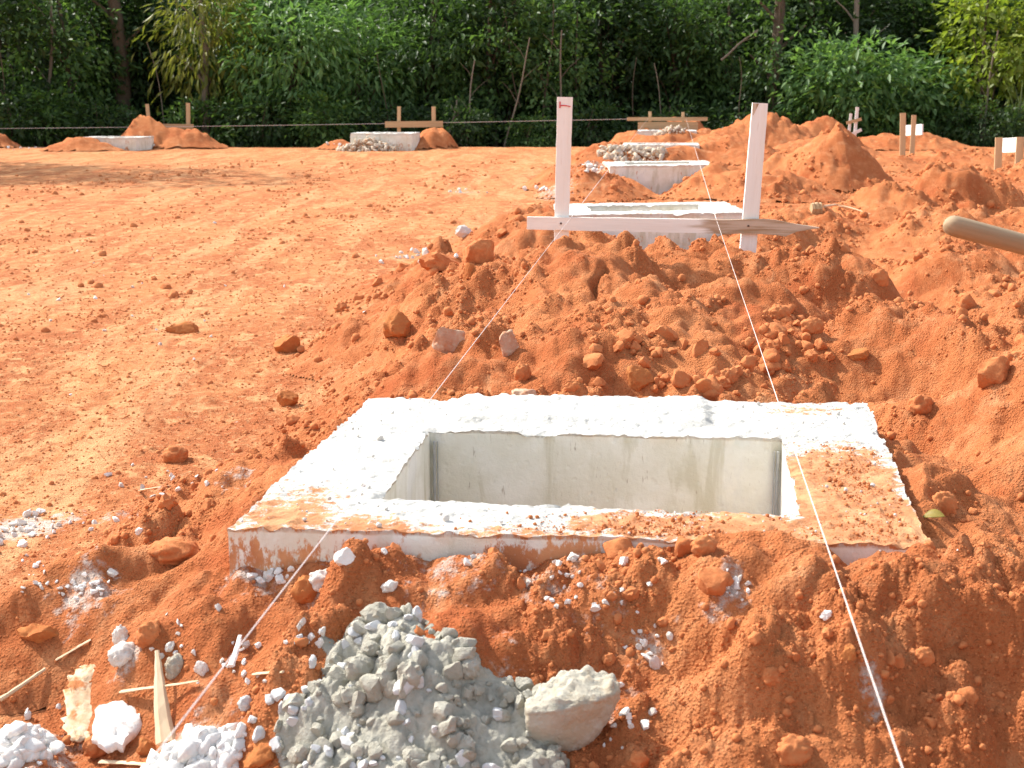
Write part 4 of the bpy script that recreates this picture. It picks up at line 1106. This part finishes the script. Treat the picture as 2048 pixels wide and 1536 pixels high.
def slab_piece(name, px, py, outline, thick, mat, label, cat, tilt=(0, 0, 0), lift=.02, seed=0):
    """flat broken piece: outline in photo pixels around px,py, laid on the ground"""
    p = hit(px, py); k = p.y / FPX
    n0 = len(outline); pts = []
    for a in range(n0):
        q0, q1 = outline[a], outline[(a + 1) % n0]
        for t in np.linspace(0, 1, 7)[:-1]: pts.append((q0[0] * (1 - t) + q1[0] * t, q0[1] * (1 - t) + q1[1] * t))
    pts = np.array(pts); c = pts.mean(0); ring = pts - c
    ring = ring * (1 + .11 * perlin(pts[:, 0] * .045 + seed, pts[:, 1] * .045, 57) + .06 * perlin(pts[:, 0] * .16, pts[:, 1] * .16 + seed, 58))[:, None] * 1.12
    gg = np.random.default_rng(seed); rings = []
    n = len(ring)
    for (f, z) in ((.90, -1), (1.0, -.55), (1.0, .3), (.94, .8), (.75, 1), (.5, 1), (.25, 1)):
        R_ = ring * f * (1 + gg.normal(0, .012, (n, 1)) * (f > .9))
        rings.append(np.column_stack([R_[:, 0] * k, -R_[:, 1] * k * 1.6, np.full(n, z * thick / 2) + thick * .40 * perlin(R_[:, 0] * k * 60 + seed, R_[:, 1] * k * 60, 55)]))
    V = np.concatenate(rings + [np.array([[0, 0, thick / 2]]), np.array([[0, 0, -thick / 2]])]); F = []
    m = len(rings)
    for a in range(m - 1):
        for b in range(n): F.append((a * n + b, a * n + (b + 1) % n, (a + 1) * n + (b + 1) % n, (a + 1) * n + b))
    for b in range(n):
        F.append(((m - 1) * n + b, (m - 1) * n + (b + 1) % n, m * n)); F.append(((b + 1) % n, b, m * n + 1))
    V = V[:, :]
    me = mesh(name, V, F, True, R(45))
    bm = bmesh.new(); bm.from_mesh(me); bmesh.ops.recalc_face_normals(bm, faces=bm.faces); bm.to_mesh(me); bm.free()
    o = link(name, me, mat, loc=(p.x, p.y, p.z + lift)); o.rotation_euler = tilt
    return tag(o, label, cat)
slab_piece("concrete_fragment", 235, 1465, [(188, 1430), (225, 1405), (275, 1420), (288, 1450), (268, 1492), (240, 1500), (205, 1480)], .022, M_LIME, "broken flat white slab fragment lying at lower left between torn bark and splinters", "concrete fragment", (R(14), R(3), 0), .012, 1)
rubble("rubble_pile", 40.0, 1500, .066, .062, .045, 420, .015, M_LIME, "white crumbly rubble pile in the bottom left corner", "rubble", 71)
rubble("rubble_pile", 395, 1528, .09, .05, .03, 420, .015, M_LIME, "white crumbly rubble strip at the bottom edge left of the orange stone", "rubble", 72)

def stick(px0, py0, px1, py1, w0, w1, label, lift0=.006, lift1=.006, mat=None, flat=.45, name="wood_splinter", cat="wood splinter", seed=0):
    a, b = hit(px0, py0), hit(px1, py1); a.z += lift0; b.z += lift1
    k = a.y / FPX; gg = np.random.default_rng(seed)
    L = (b - a).length; n = 12; V, F = [], []
    for i in range(n + 1):
        t = i / n; w_ = (w0 * (1 - t) + w1 * t) * k / 2 * (1 + gg.normal(0, .06)); cy = .02 * L * math.sin(t * 3 + seed)
        for q in range(6):
            an = q / 6 * 2 * math.pi; V.append((L * t, cy + w_ * math.cos(an), w_ * flat * math.sin(an) + gg.normal(0, .0003)))
    for i in range(n):
        for q in range(6): F.append((i * 6 + q, i * 6 + (q + 1) % 6, (i + 1) * 6 + (q + 1) % 6, (i + 1) * 6 + q))
    F.append(tuple(range(6))[::-1]); F.append(tuple(n * 6 + q for q in range(6)))
    me = mesh(name, V, F, False); attr(me, "weather", np.full(len(V), .15))
    o = link(name, me, mat or M_CHIP, loc=a); o.rotation_euler = (b - a).to_track_quat('X', 'Z').to_euler()
    return tag(o, label, cat)
stick(338, 1490, 312, 1330, 46, 10, "wide upright wood splinter tapering to a point, under the crossing stick", .004, .03, seed=1)
stick(240, 1400, 400, 1372, 14, 7, "thin straight stick lying across the wide wood splinter", .016, .012, seed=2)
stick(462, 1340, 480, 1282, 16, 9, "short white wood chip beside the left-hand string", .008, .012, M_WHITEWOOD, seed=3)
stick(0, 1408, 92, 1345, 12, 8, "crooked root-like stick at the left picture edge", .01, .008, flat=.9, seed=4)
stick(112, 1325, 182, 1285, 8, 9, "thin pale splinter lying on the red soil above the torn bark", .006, .006, seed=5)
stick(508, 1354, 566, 1350, 12, 12, "short pale stub of wood left of the grey concrete heap", .006, .006, seed=6)
stick(200, 1528, 300, 1533, 16, 12, "flat wood strip along the bottom edge at lower left", .004, .004, seed=7)
stick(172, 1470, 188, 1505, 12, 7, "small bent chip below the torn bark", .006, .004, seed=8)
stick(275, 985, 345, 975, 7, 5, "thin dry twig on the ground left of the slab", .006, .006, seed=9)
stick(1642, 424, 1622, 424, 26, 24, "stub of squared timber poking out of the soil right of the near batter board", .03, .03, M_TAN_H, 1.0, "timber_stub", "timber stub", seed=10)
pr = [hit(1648, 420) + Vector((0, 0, .03)), hit(1672, 417) + Vector((0, 0, .04)), hit(1700, 421) + Vector((0, 0, .03)), hit(1740, 430) + Vector((0, 0, .01))]
tag(tube("dry_root", [p - pr[0] for p in pr], [.012, .01, .008, .004], M_CHIP, loc=pr[0]), "thin dry root trailing from the timber stub on the soil", "root")

def torn_bark():
    # curled strip standing among the rubble at lower left
    ctrl = [(165, 1482, .004, 50), (155, 1450, .018, 78), (140, 1415, .034, 70), (122, 1385, .045, 50), (136, 1352, .05, 52), (152, 1335, .045, 34)]
    V, F = [], []; n = 25; M_ = 9
    base = hit(150, 1470)
    for i in range(n):
        t = i / (n - 1) * (len(ctrl) - 1); a = min(int(t), len(ctrl) - 2); f = t - a
        px, py, lf, wd = [ctrl[a][q] * (1 - f) + ctrl[a + 1][q] * f for q in range(4)]
        p = hit(150, 1470) + Vector(((px - 150) * base.y / FPX, (1470 - py) * .0016, lf + (1470 - py) * .00022))
        for j in range(M_):
            u = (j / (M_ - 1) - .5) * (1 + .22 * math.sin(i * 2.7 + (9 if j > 4 else 0)) + .15 * math.sin(i * 5.1)); jit = .003 * math.sin(i * 1.9 + j * 2.3) + .002 * math.sin(j * 4.1)
            V.append((p.x - base.x + u * wd * base.y / FPX, p.y - base.y - .012 * (1 - 4 * u * u) + jit, p.z - base.z + .010 * u * math.sin(i * .4) + jit))
    for i in range(n - 1):
        for j in range(M_ - 1): F.append((i * M_ + j, i * M_ + j + 1, (i + 1) * M_ + j + 1, (i + 1) * M_ + j))
    me = mesh("bark_strip", V, F, True)
    o = link("bark_strip", me, M_PAPER, loc=base)
    md = o.modifiers.new("thickness", 'SOLIDIFY'); md.thickness = .003
    tag(o, "curled strip of torn tan bark beside the white slab fragment at lower left", "bark strip")
torn_bark()
def leaf_on_ground(px, py, wpx, label, mat):
    p = hit(px, py); k = p.y / FPX * wpx
    V, F = [], []
    for i in range(9):
        t = i / 8; hw = .30 * math.sin(math.pi * t) ** .8 + .004
        for u in (-1, -.5, 0, .5, 1): V.append((k * (t - .5), k * hw * u, k * (.22 * u * u * hw + .14 * math.sin(t * 3)) + .004))
    for i in range(8):
        for j in range(4): F.append((i * 5 + j, i * 5 + j + 1, (i + 1) * 5 + j + 1, (i + 1) * 5 + j))
    me = mesh("fallen_leaf", V, F, True); attr(me, "tint", np.full(len(V), 1.0))
    o = link("fallen_leaf", me, mat, loc=p + Vector((0, 0, .006))); o.rotation_euler = (R(25), R(-8), R(-30))
    md = o.modifiers.new("thickness", 'SOLIDIFY'); md.thickness = .0012
    tag(o, label, "leaf")
M_DRYLEAF = leaf_material("leaf_drying", (0.30, 0.24, 0.05), (0.40, 0.32, 0.08))
leaf_on_ground(1868, 1042, 46, "yellow-green fallen leaf in the gap at the slab's right edge", M_DRYLEAF)

# ------------------------------------------------------------------ forest
LEAFT = {'broad': (.085, .5, .25), 'feather': (.05, .25, .6), 'big': (.11, .6, .35)}
def leaves(pos, dirs, size, tint, wfac, g):
    """folded leaf blades: pos (n,3) base, dirs (n,3) along the blade"""
    n = len(pos)
    d = dirs / np.linalg.norm(dirs, axis=1)[:, None]
    up = np.tile([0, 0, 1.0], (n, 1)) + g.normal(0, .55, (n, 3))
    s = np.cross(d, up); s /= np.linalg.norm(s, axis=1)[:, None] + 1e-9
    nn = np.cross(s, d)
    L = size[:, None]; W = L * wfac
    a = pos; b = pos + d * L * .45 + s * W * .5 + nn * W * .18; c = pos + d * L * .45 - s * W * .5 + nn * W * .18; e = pos + d * L - nn * L * .10
    m_ = pos + d * L * .5
    V = np.stack([a, b, e, c], 1).reshape(-1, 3)
    i = np.arange(n)[:, None] * 4
    F = np.concatenate([i + np.array([[0, 1, 2]]), i + np.array([[0, 2, 3]])], 0)
    return V, F, np.repeat(tint, 4)
def crown_mesh(seed, rx, ry, z0, z1, nclump, per, lsize, wfac, droop, hollow=.35, ndir=None, bottomheavy=False, noise_gap=.0):
    g = np.random.default_rng(seed)
    Vs, Fs, Ts, base = [], [], [], 0
    C = []
    while len(C) < nclump:
        p = g.uniform(-1, 1, 3); r = np.linalg.norm(p)
        if r > 1 or r < hollow * g.random(): continue
        if perlin3(p[None] * 1.7 + seed * 1.37, seed)[0] < noise_gap - .15: continue
        C.append(p)
    C = np.array(C); zc, hz = (z0 + z1) / 2, (z1 - z0) / 2
    ctint = g.uniform(0, 1, nclump)
    P = C * np.array([rx, ry, hz]) + np.array([0, 0, zc])
    out = C / (np.linalg.norm(C, axis=1)[:, None] + 1e-6)
    n = nclump * per
    k = np.repeat(np.arange(nclump), per)
    tw = out[k] * .8 + np.array([0, 0, -.2]) + g.normal(0, .6, (n, 3))
    off = g.normal(0, 1, (n, 3)) * (lsize * 1.1) * np.array([1, 1, .55])
    pos = P[k] + off
    dirs = tw + np.array([0, 0, -droop]) + off / (lsize * 3)
    size = lsize * g.uniform(.6, 1.25, n)
    tint = np.clip(ctint[k] ** 1.3 * .85 + g.uniform(0, .3, n), 0, 1)
    V, F, T = leaves(pos, dirs, size, tint, wfac, g)
    me = mesh("crown", V, F, True); attr(me, "tint", T)
    return me, P
def trunk_mesh(seed, h, r, tips, lean=(0, 0), fork=.35, limbs=7):
    g = np.random.default_rng(seed); V, F = [], []
    def add(pts, rad, sides=7):
        b = len(V); n = len(pts)
        for i, p in enumerate(pts):
            d = (pts[min(i + 1, n - 1)] - pts[max(i - 1, 0)]); d = Vector(d).normalized()
            ref = Vector((1, 0, 0)) if abs(d.z) > .7 else Vector((0, 0, 1)); a = d.cross(ref).normalized(); c = d.cross(a)
            for q in range(sides):
                t = 2 * math.pi * q / sides; V.append(tuple(Vector(p) + (a * math.cos(t) + c * math.sin(t)) * rad[i] * (1 + .08 * math.sin(q * 2.1 + i))))
        for i in range(n - 1):
            for q in range(sides): F.append((b + i * sides + q, b + i * sides + (q + 1) % sides, b + (i + 1) * sides + (q + 1) % sides, b + (i + 1) * sides + q))
    def axis(t): return np.array([lean[0] * t + .12 * math.sin(t * 5 + seed), lean[1] * t + .1 * math.sin(t * 4 + seed * 2), h * t - .3 * (1 - t)])
    add([axis(t) for t in np.linspace(0, 1, 9)], [r * (1.25 - .35 * min(1, t * 5)) * (1 - .78 * t) + .005 for t in np.linspace(0, 1, 9)])
    sel = g.permutation(len(tips))[:limbs]
    for k in sel:
        tip = tips[k]; t = float(np.clip(fork + g.uniform(-.2, .35), .12, .9)); s_ = axis(t)
        if tip[2] < s_[2]: t = float(np.clip(tip[2] / h * .7, .08, .9)); s_ = axis(t)
        mid_ = s_ * .5 + tip * .5 + np.array([0, 0, .12 * np.linalg.norm(tip - s_)]) + g.normal(0, .05, 3)
        q1 = s_ * .75 + mid_ * .25 + g.normal(0, .04, 3)
        r0 = r * (1 - .78 * t) * .5
        add([s_, q1, mid_, mid_ * .45 + tip * .55, tip], [r0, r0 * .75, r0 * .5, r0 * .3, r0 * .1], 5)
    return mesh("trunk", V, F, True)

def plant(kind, x, y, me_c, me_t, mat_t, label, cat, group, rz, sc, mat_c):
    zg_ = float(surf(x, y)[0])
    root = empty(kind, (x, y, zg_), rz); root.scale = (sc, sc, sc); tag(root, label, cat, group)
    c = link("crown", me_c, None, root)
    if me_c.materials: pass
    else: me_c.materials.append(mat_c)
    if me_t is not None: link("trunk", me_t, mat_t, root)
    return root
XK = lambda px, y: (px - 1024) / FPX * y
def proto(seed, rx, ry, z0, z1, nc, per, ls, wf, dr, mat, tr=.10, hgt=None, gap=0.0, lean=(0, 0), hollow=.35, limbs=8):
    mc, P = crown_mesh(seed, rx, ry, z0, z1, nc, per, ls, wf, dr, hollow, noise_gap=gap); mc.materials.append(mat)
    mt = trunk_mesh(seed, hgt or z1 * .92, tr, P, lean, limbs=limbs)
    return mc, mt
PR = {
 'broad_dark': proto(601, 2.0, 1.5, .0, 6.0, 200, 17, .25, .52, .3, L_DARK, .13, gap=.10),
 'broad_mid': proto(602, 1.9, 1.5, .1, 5.8, 200, 17, .22, .50, .35, L_MID, .12, gap=.10),
 'feather_bright': proto(603, 2.1, 1.5, .4, 4.6, 170, 20, .31, .30, .65, L_BRIGHT, .12, gap=.08),
 'feather_mid': proto(604, 1.9, 1.5, .1, 5.8, 200, 19, .29, .32, .6, L_MID, .12, gap=.08),
 'olive_hanging': proto(605, 1.2, 1.1, 1.0, 5.0, 90, 16, .36, .22, 1.2, L_OLIVE, .10, gap=.10),
 'yellow_broad': proto(606, 1.9, 1.6, .8, 5.0, 140, 14, .26, .52, .4, L_YELLOW, .08, gap=.11),
 'compound_bush': proto(607, 1.9, 1.3, .0, 3.0, 190, 19, .29, .38, .5, L_BRIGHT, .06, gap=.07, limbs=12),
 'low_dark': proto(608, 1.5, 1.2, -.2, 1.7, 110, 14, .21, .50, .25, L_DARK, .04, gap=.08, limbs=10),
 'low_mid': proto(609, 1.4, 1.1, -.2, 1.6, 110, 14, .21, .50, .25, L_MID, .04, gap=.08, limbs=10),
 'tall_dark': proto(610, 2.8, 2.6, .4, 9.5, 460, 14, .34, .52, .3, L_DARK, .2, gap=.03),
 'tall_mid': proto(611, 2.7, 2.5, .4, 9.0, 440, 14, .34, .50, .3, L_MID, .2, gap=.03),
 'shade_canopy': proto(612, 3.0, 3.0, 5.2, 11.5, 420, 15, .34, .5, .3, L_MID, .22),
 'crown_sparse': proto(614, 3.0, 3.0, 5.2, 11.0, 150, 13, .34, .5, .3, L_MID, .20),
 'glossy_small': proto(613, 1.2, 1.0, .3, 4.8, 85, 13, .20, .55, .35, L_MID, .05, gap=.10),
}
FOREST = [ # proto, photo x, depth, scale, turn, label
 ('broad_dark', 20, 41.0, 1.0, .3, "dark broad-leaved tree at the left end of the wood"),
 ('broad_mid', 150, 41.4, .95, 1.3, "mid-green leafy tree with vines left of the thick dark trunk"),
 ('olive_hanging', 425, 40.9, 1.0, .5, "slender tree with drooping olive-yellow leaves above the far left soil heap"),
 ('feather_bright', 590, 41.2, 1.0, 2.1, "bright green feathery tree left of the lone far slab"),
 ('feather_bright', 720, 41.8, .92, 4.0, "bright feathery tree with drooping sprays right above the lone far slab"),
 ('feather_mid', 520, 42.6, 1.0, 1.0, "darker feathery tree filling in behind the bright feathery pair"),
 ('feather_mid', 860, 42.3, 1.0, 2.5, "tangled vine-hung green tree right of the lone far slab"),
 ('broad_mid', 985, 41.6, .95, 3.1, "glittering small-leaved tree left of the near batter board's left stake"),
 ('glossy_small', 1095, 40.9, .95, .9, "thin glossy-leaved sapling just left of the left stake"),
 ('glossy_small', 1150, 41.6, .9, 2.2, "glossy yellow-tipped sapling hanging over the left stake"),
 ('broad_dark', 1230, 44.5, 1.0, 4.4, "dark recessed tree between the two tall stakes"),
 ('feather_mid', 1350, 43.5, 1.0, 5.1, "dim leafy tree behind the far end of the row"),
 ('broad_mid', 1450, 42.8, .9, .7, "leafy tree with bare pale twigs left of the right stake"),
 ('glossy_small', 1540, 41.0, 1.0, 1.7, "vine-clad upright column of leaves behind the right stake"),
 ('compound_bush', 1690, 40.6, 1.05, .2, "rounded bright green bush with long leaflets behind the leaning whitewashed board"),
 ('compound_bush', 1800, 41.0, .9, 2.9, "lush green bush with long leaflets behind the paired far stakes"),
 ('yellow_broad', 1950, 41.4, 1.05, 1.5, "yellow-green sunlit tree at the right end of the wood"),
 ('yellow_broad', 2070, 41.0, .95, 3.8, "yellow-green sunlit tree cut by the right picture edge"),
 ('broad_dark', 1620, 43.8, 1.05, 5.5, "dark tree behind the rounded bright bush"),
 ('broad_dark', 300, 43.6, 1.0, 2.7, "dark hollow-crowned tree right of the thick dark trunk"),
 ('low_mid', 100, 39.9, 1.0, 0, "low leafy shrub at the left end of the wood's foot"),
 ('low_dark', 30, 39.6, 1.0, 1.1, "low dark shrub behind the left-edge soil mound"),
 ('low_dark', 210, 40.0, .8, 2.2, "low dark shrub left of the peaked soil heap"),
 ('low_mid', 420, 39.8, .85, 3.3, "low shrub just right of the peaked soil heap"),
 ('low_dark', 540, 39.9, .9, 4.4, "low dark shrub under the bright feathery pair at left"),
 ('low_mid', 650, 39.7, .95, 5.5, "low bright shrub left of the lone far slab"),
 ('low_dark', 790, 40.2, .8, .6, "low dark shrub behind the tan board at left centre"),
 ('low_dark', 920, 39.9, .75, 1.7, "low dark shrub right of the lone far slab"),
 ('low_mid', 1060, 39.6, .55, 2.8, "small fresh green fern-like shrub left of the left stake's foot"),
 ('low_dark', 1180, 40.3, .75, 3.9, "low dark shrub right of the left stake"),
 ('low_dark', 1480, 40.2, .8, 5.0, "low dark shrub behind the rounded far heap"),
 ('low_mid', 1640, 39.7, .7, .1, "low shrub behind the two-topped soil heap"),
 ('low_mid', 1770, 39.8, .75, 1.2, "low shrub between the leaning board and the paired far stakes"),
 ('low_dark', 1950, 39.2, .72, 2.3, "rounded dark green shrub at the clearing's right edge"),
 ('low_dark', 2040, 39.6, .7, 3.4, "dark shrub at the right picture edge of the wood's foot"),
 ('low_dark', 1330, 40.6, .8, 4.5, "low dark shrub behind the wide far batter board"),
]
for (k, px, yy, sc, rz, lab) in FOREST:
    mc, mt = PR[k]
    bush = k.startswith('low') or k == 'compound_bush'
    plant("shrub" if bush else "tree", XK(px, yy), yy, mc, mt, M_BARK, lab, "shrub" if bush else "tree", "trees and shrubs along the clearing", rz, sc, None)
    if not mt.materials: mt.materials.append(M_BARK)
# deeper rows of the wood
g2 = np.random.default_rng(77)
deep = [("tall_dark", "tall_mid", "broad_dark")[i % 3] for i in range(60)]
i = 0
for yy, n, spread in ((44.0, 13, 17), (46.2, 15, 19), (49.5, 15, 21), (54.5, 14, 24), (60.5, 14, 27)):
    for q in range(n):
        k = ("tall_dark", "broad_dark", "tall_mid", "tall_dark")[int(g2.integers(0, 4))]
        xx = -spread + 2 * spread * (q + .5) / n + g2.normal(0, .5); y_ = yy + g2.normal(0, .7)
        sc = .62 if (k.startswith('tall') and yy < 47) else (.8 if k.startswith('tall') else 1.05)
        mc, mt = PR[k]
        if not mt.materials: mt.materials.append(M_BARK)
        plant("tree", xx, y_, mc, mt, M_BARK, "dark tree standing deeper in the wood, mostly hidden by the trees in front", "tree", "trees deeper in the wood", float(g2.uniform(0, 6.28)), sc, None)
for q in range(22):  # high canopy added out of view to block sun from the rear rows
    mc, mt = PR['shade_canopy']
    if not mt.materials: mt.materials.append(M_BARK)
    plant("tree", -34 + (q % 11) * 5.2 + g2.normal(0, .6), (50.8, 56.0)[q // 11] + g2.normal(0, .8), mc, mt, M_BARK, "tall tree added deep in the wood, its unseen crown shading the rear rows", "tree", "trees added to shade the deeper wood", float(g2.uniform(0, 6.28)), 1.0, None)
# tall crowns left of the clearing that shade its far left ground
for q, (xx, yy, sc) in enumerate(((-13.6, 28.6, .95), (-16.2, 27.0, .8), (-16.8, 31.0, .9))):
    mc, mt = PR['crown_sparse']
    if not mt.materials: mt.materials.append(M_BARK)
    plant("tree", xx, yy, mc, mt, M_BARK, "tall high-crowned tree left of the clearing that shades its far left ground", "tree", "tall trees left of the clearing", q * 1.3, sc, None)
# bare trunks that show against the leaves
TR = [(243, 175, 228, -20, .24, 42.0, M_BARK, "thick dark bare trunk among the leaves at left"),
      (98, 120, 102, -20, .05, 40.9, M_PALEBARK, "thin pale trunk near the left end of the wood"),
      (412, 200, 398, -10, .10, 40.5, M_PALEBARK, "slender pale trunk under the drooping olive leaves"),
      (1010, 296, 1062, 75, .022, 39.6, M_PALEBARK, "thin leaning sapling stem left of the left stake"),
      (1548, 240, 1558, -20, .20, 41.6, M_BARK, "thick vine-clad trunk behind the right stake"),
      (1716, 110, 1714, -20, .10, 42.6, M_PALEBARK, "straight grey trunk above the rounded bright bush"),
      (1968, 250, 1995, 60, .035, 40.2, M_PALEBARK, "thin crooked stem under the yellow-green tree at right"),
      (895, 296, 912, 200, .03, 39.8, M_PALEBARK, "thin slanting stem right of the lone far slab"),
      (1118, 260, 1125, 60, .03, 40.6, M_PALEBARK, "thin pale stem beside the left stake"),
      (930, 296, 950, 120, .025, 40.0, M_PALEBARK, "thin bowed stem in the dark gap left of the left stake"),
      (1440, 120, 1515, 60, .03, 41.0, M_PALEBARK, "bare pale branch reaching left of the vine-clad trunk")]
for (x0, y0, x1, y1, r_, yy, mt_, lab) in TR:
    a, b = at_depth(x0, y0, yy), at_depth(x1, y1, yy)
    gz = float(surf(a.x, a.y)[0]) - .1
    if a.z > gz and abs(b.x - a.x) < abs(b.z - a.z) * 1.2:
        a = a + (a - b) * ((a.z - gz) / (b.z - a.z))
    pts = [a.lerp(b, t) - a + Vector((.06 * math.sin(t * 6 + x0), .05 * math.cos(t * 5 + x0), 0)) * (1 if r_ > .04 else .6) for t in np.linspace(0, 1, 12)]
    root = empty("bare_tree", a); tag(root, lab, "tree")
    tube("trunk", pts, [r_ * (1.1 - .4 * t) for t in np.linspace(0, 1, 12)], mt_, root, sides=9)
    tw = Vector((b - a).normalized())
    for q in range(3):
        t = (.45, .62, .8)[q]; sgn = (-1, 1, -1)[q]; L_ = (b - a).length * .22
        p_ = a.lerp(b, t) - a
        tube("limb", [p_, p_ + tw * L_ * .4 + Vector((sgn * L_ * .3, 0, 0)), p_ + tw * L_ * .8 + Vector((sgn * L_ * .75, -.1, 0))], [r_ * .35, r_ * .25, r_ * .1], mt_, root, sides=6)
# thin stems and hanging vines
g4 = np.random.default_rng(9)
for q in range(16):
    yy = float(g4.uniform(39.6, 41.5)); px = float(g4.uniform(10, 2040)); x0 = XK(px, yy)
    hang = q % 2 == 0
    z0 = float(surf(x0, yy)[0]) + (float(g4.uniform(.8, 1.6)) if hang else -.1); h_ = float(g4.uniform(1.6, 3.4))
    ln = float(g4.normal(0, .22)); ph = float(g4.uniform(0, 6))
    pts = [Vector((ln * h_ * t + .10 * math.sin(t * 4 + ph), .05 * math.sin(t * 5 + ph), h_ * t)) for t in np.linspace(0, 1, 12)]
    o = tube("vine" if hang else "sapling_stem", pts, [float(.009 + .008 * (1 - t)) for t in np.linspace(0, 1, 12)], M_BARK if q % 3 else M_PALEBARK, sides=5, loc=(x0, yy, z0))
    tag(o, "thin pale vine hanging among the leaves at the wood's edge" if hang else "thin bare sapling stem rising among the leaves at the wood's edge", "vine" if hang else "sapling", "hanging vines at the wood's edge" if hang else "bare sapling stems at the wood's edge")
# pale reed-like grass at the right edge
def reeds(px, yy, n, h, label, seed):
    gg = np.random.default_rng(seed); x_ = XK(px, yy); zb = float(surf(x_, yy)[0]); V, F = [], []
    for q in range(n):
        a = gg.uniform(0, 6.28); ln = h * gg.uniform(.6, 1.1); sp = gg.uniform(.1, .55); w_ = .022
        b0 = len(V); bx, by = gg.normal(0, .12, 2)
        for i in range(7):
            t = i / 6; ww = w_ * (1 - t) ** .6 + .001
            cx_ = bx + math.cos(a) * sp * t * t * ln; cy_ = by + math.sin(a) * sp * t * t * ln; cz = ln * (t - .22 * sp * t * t * t)
            V.append((cx_ - math.sin(a) * ww, cy_ + math.cos(a) * ww, cz)); V.append((cx_ + math.sin(a) * ww, cy_ - math.cos(a) * ww, cz))
        for i in range(6): F.append((b0 + 2 * i, b0 + 2 * i + 1, b0 + 2 * i + 3, b0 + 2 * i + 2))
    me = mesh("reed_clump", V, F, True); attr(me, "tint", np.tile(gg.uniform(0, 1, n)[:, None], (1, 14)).ravel())
    tag(link("reed_clump", me, L_REED, loc=(x_, yy, zb)), label, "grass clump")
L_REED = leaf_material("leaf_reed", (0.12, 0.16, 0.08), (0.22, 0.26, 0.16))
reeds(2025, 39.4, 26, 1.9, "pale tall grass clump at the clearing's right edge", 5)
reeds(2000, 39.8, 14, 1.3, "smaller pale grass clump left of the tall one at the right edge", 6)
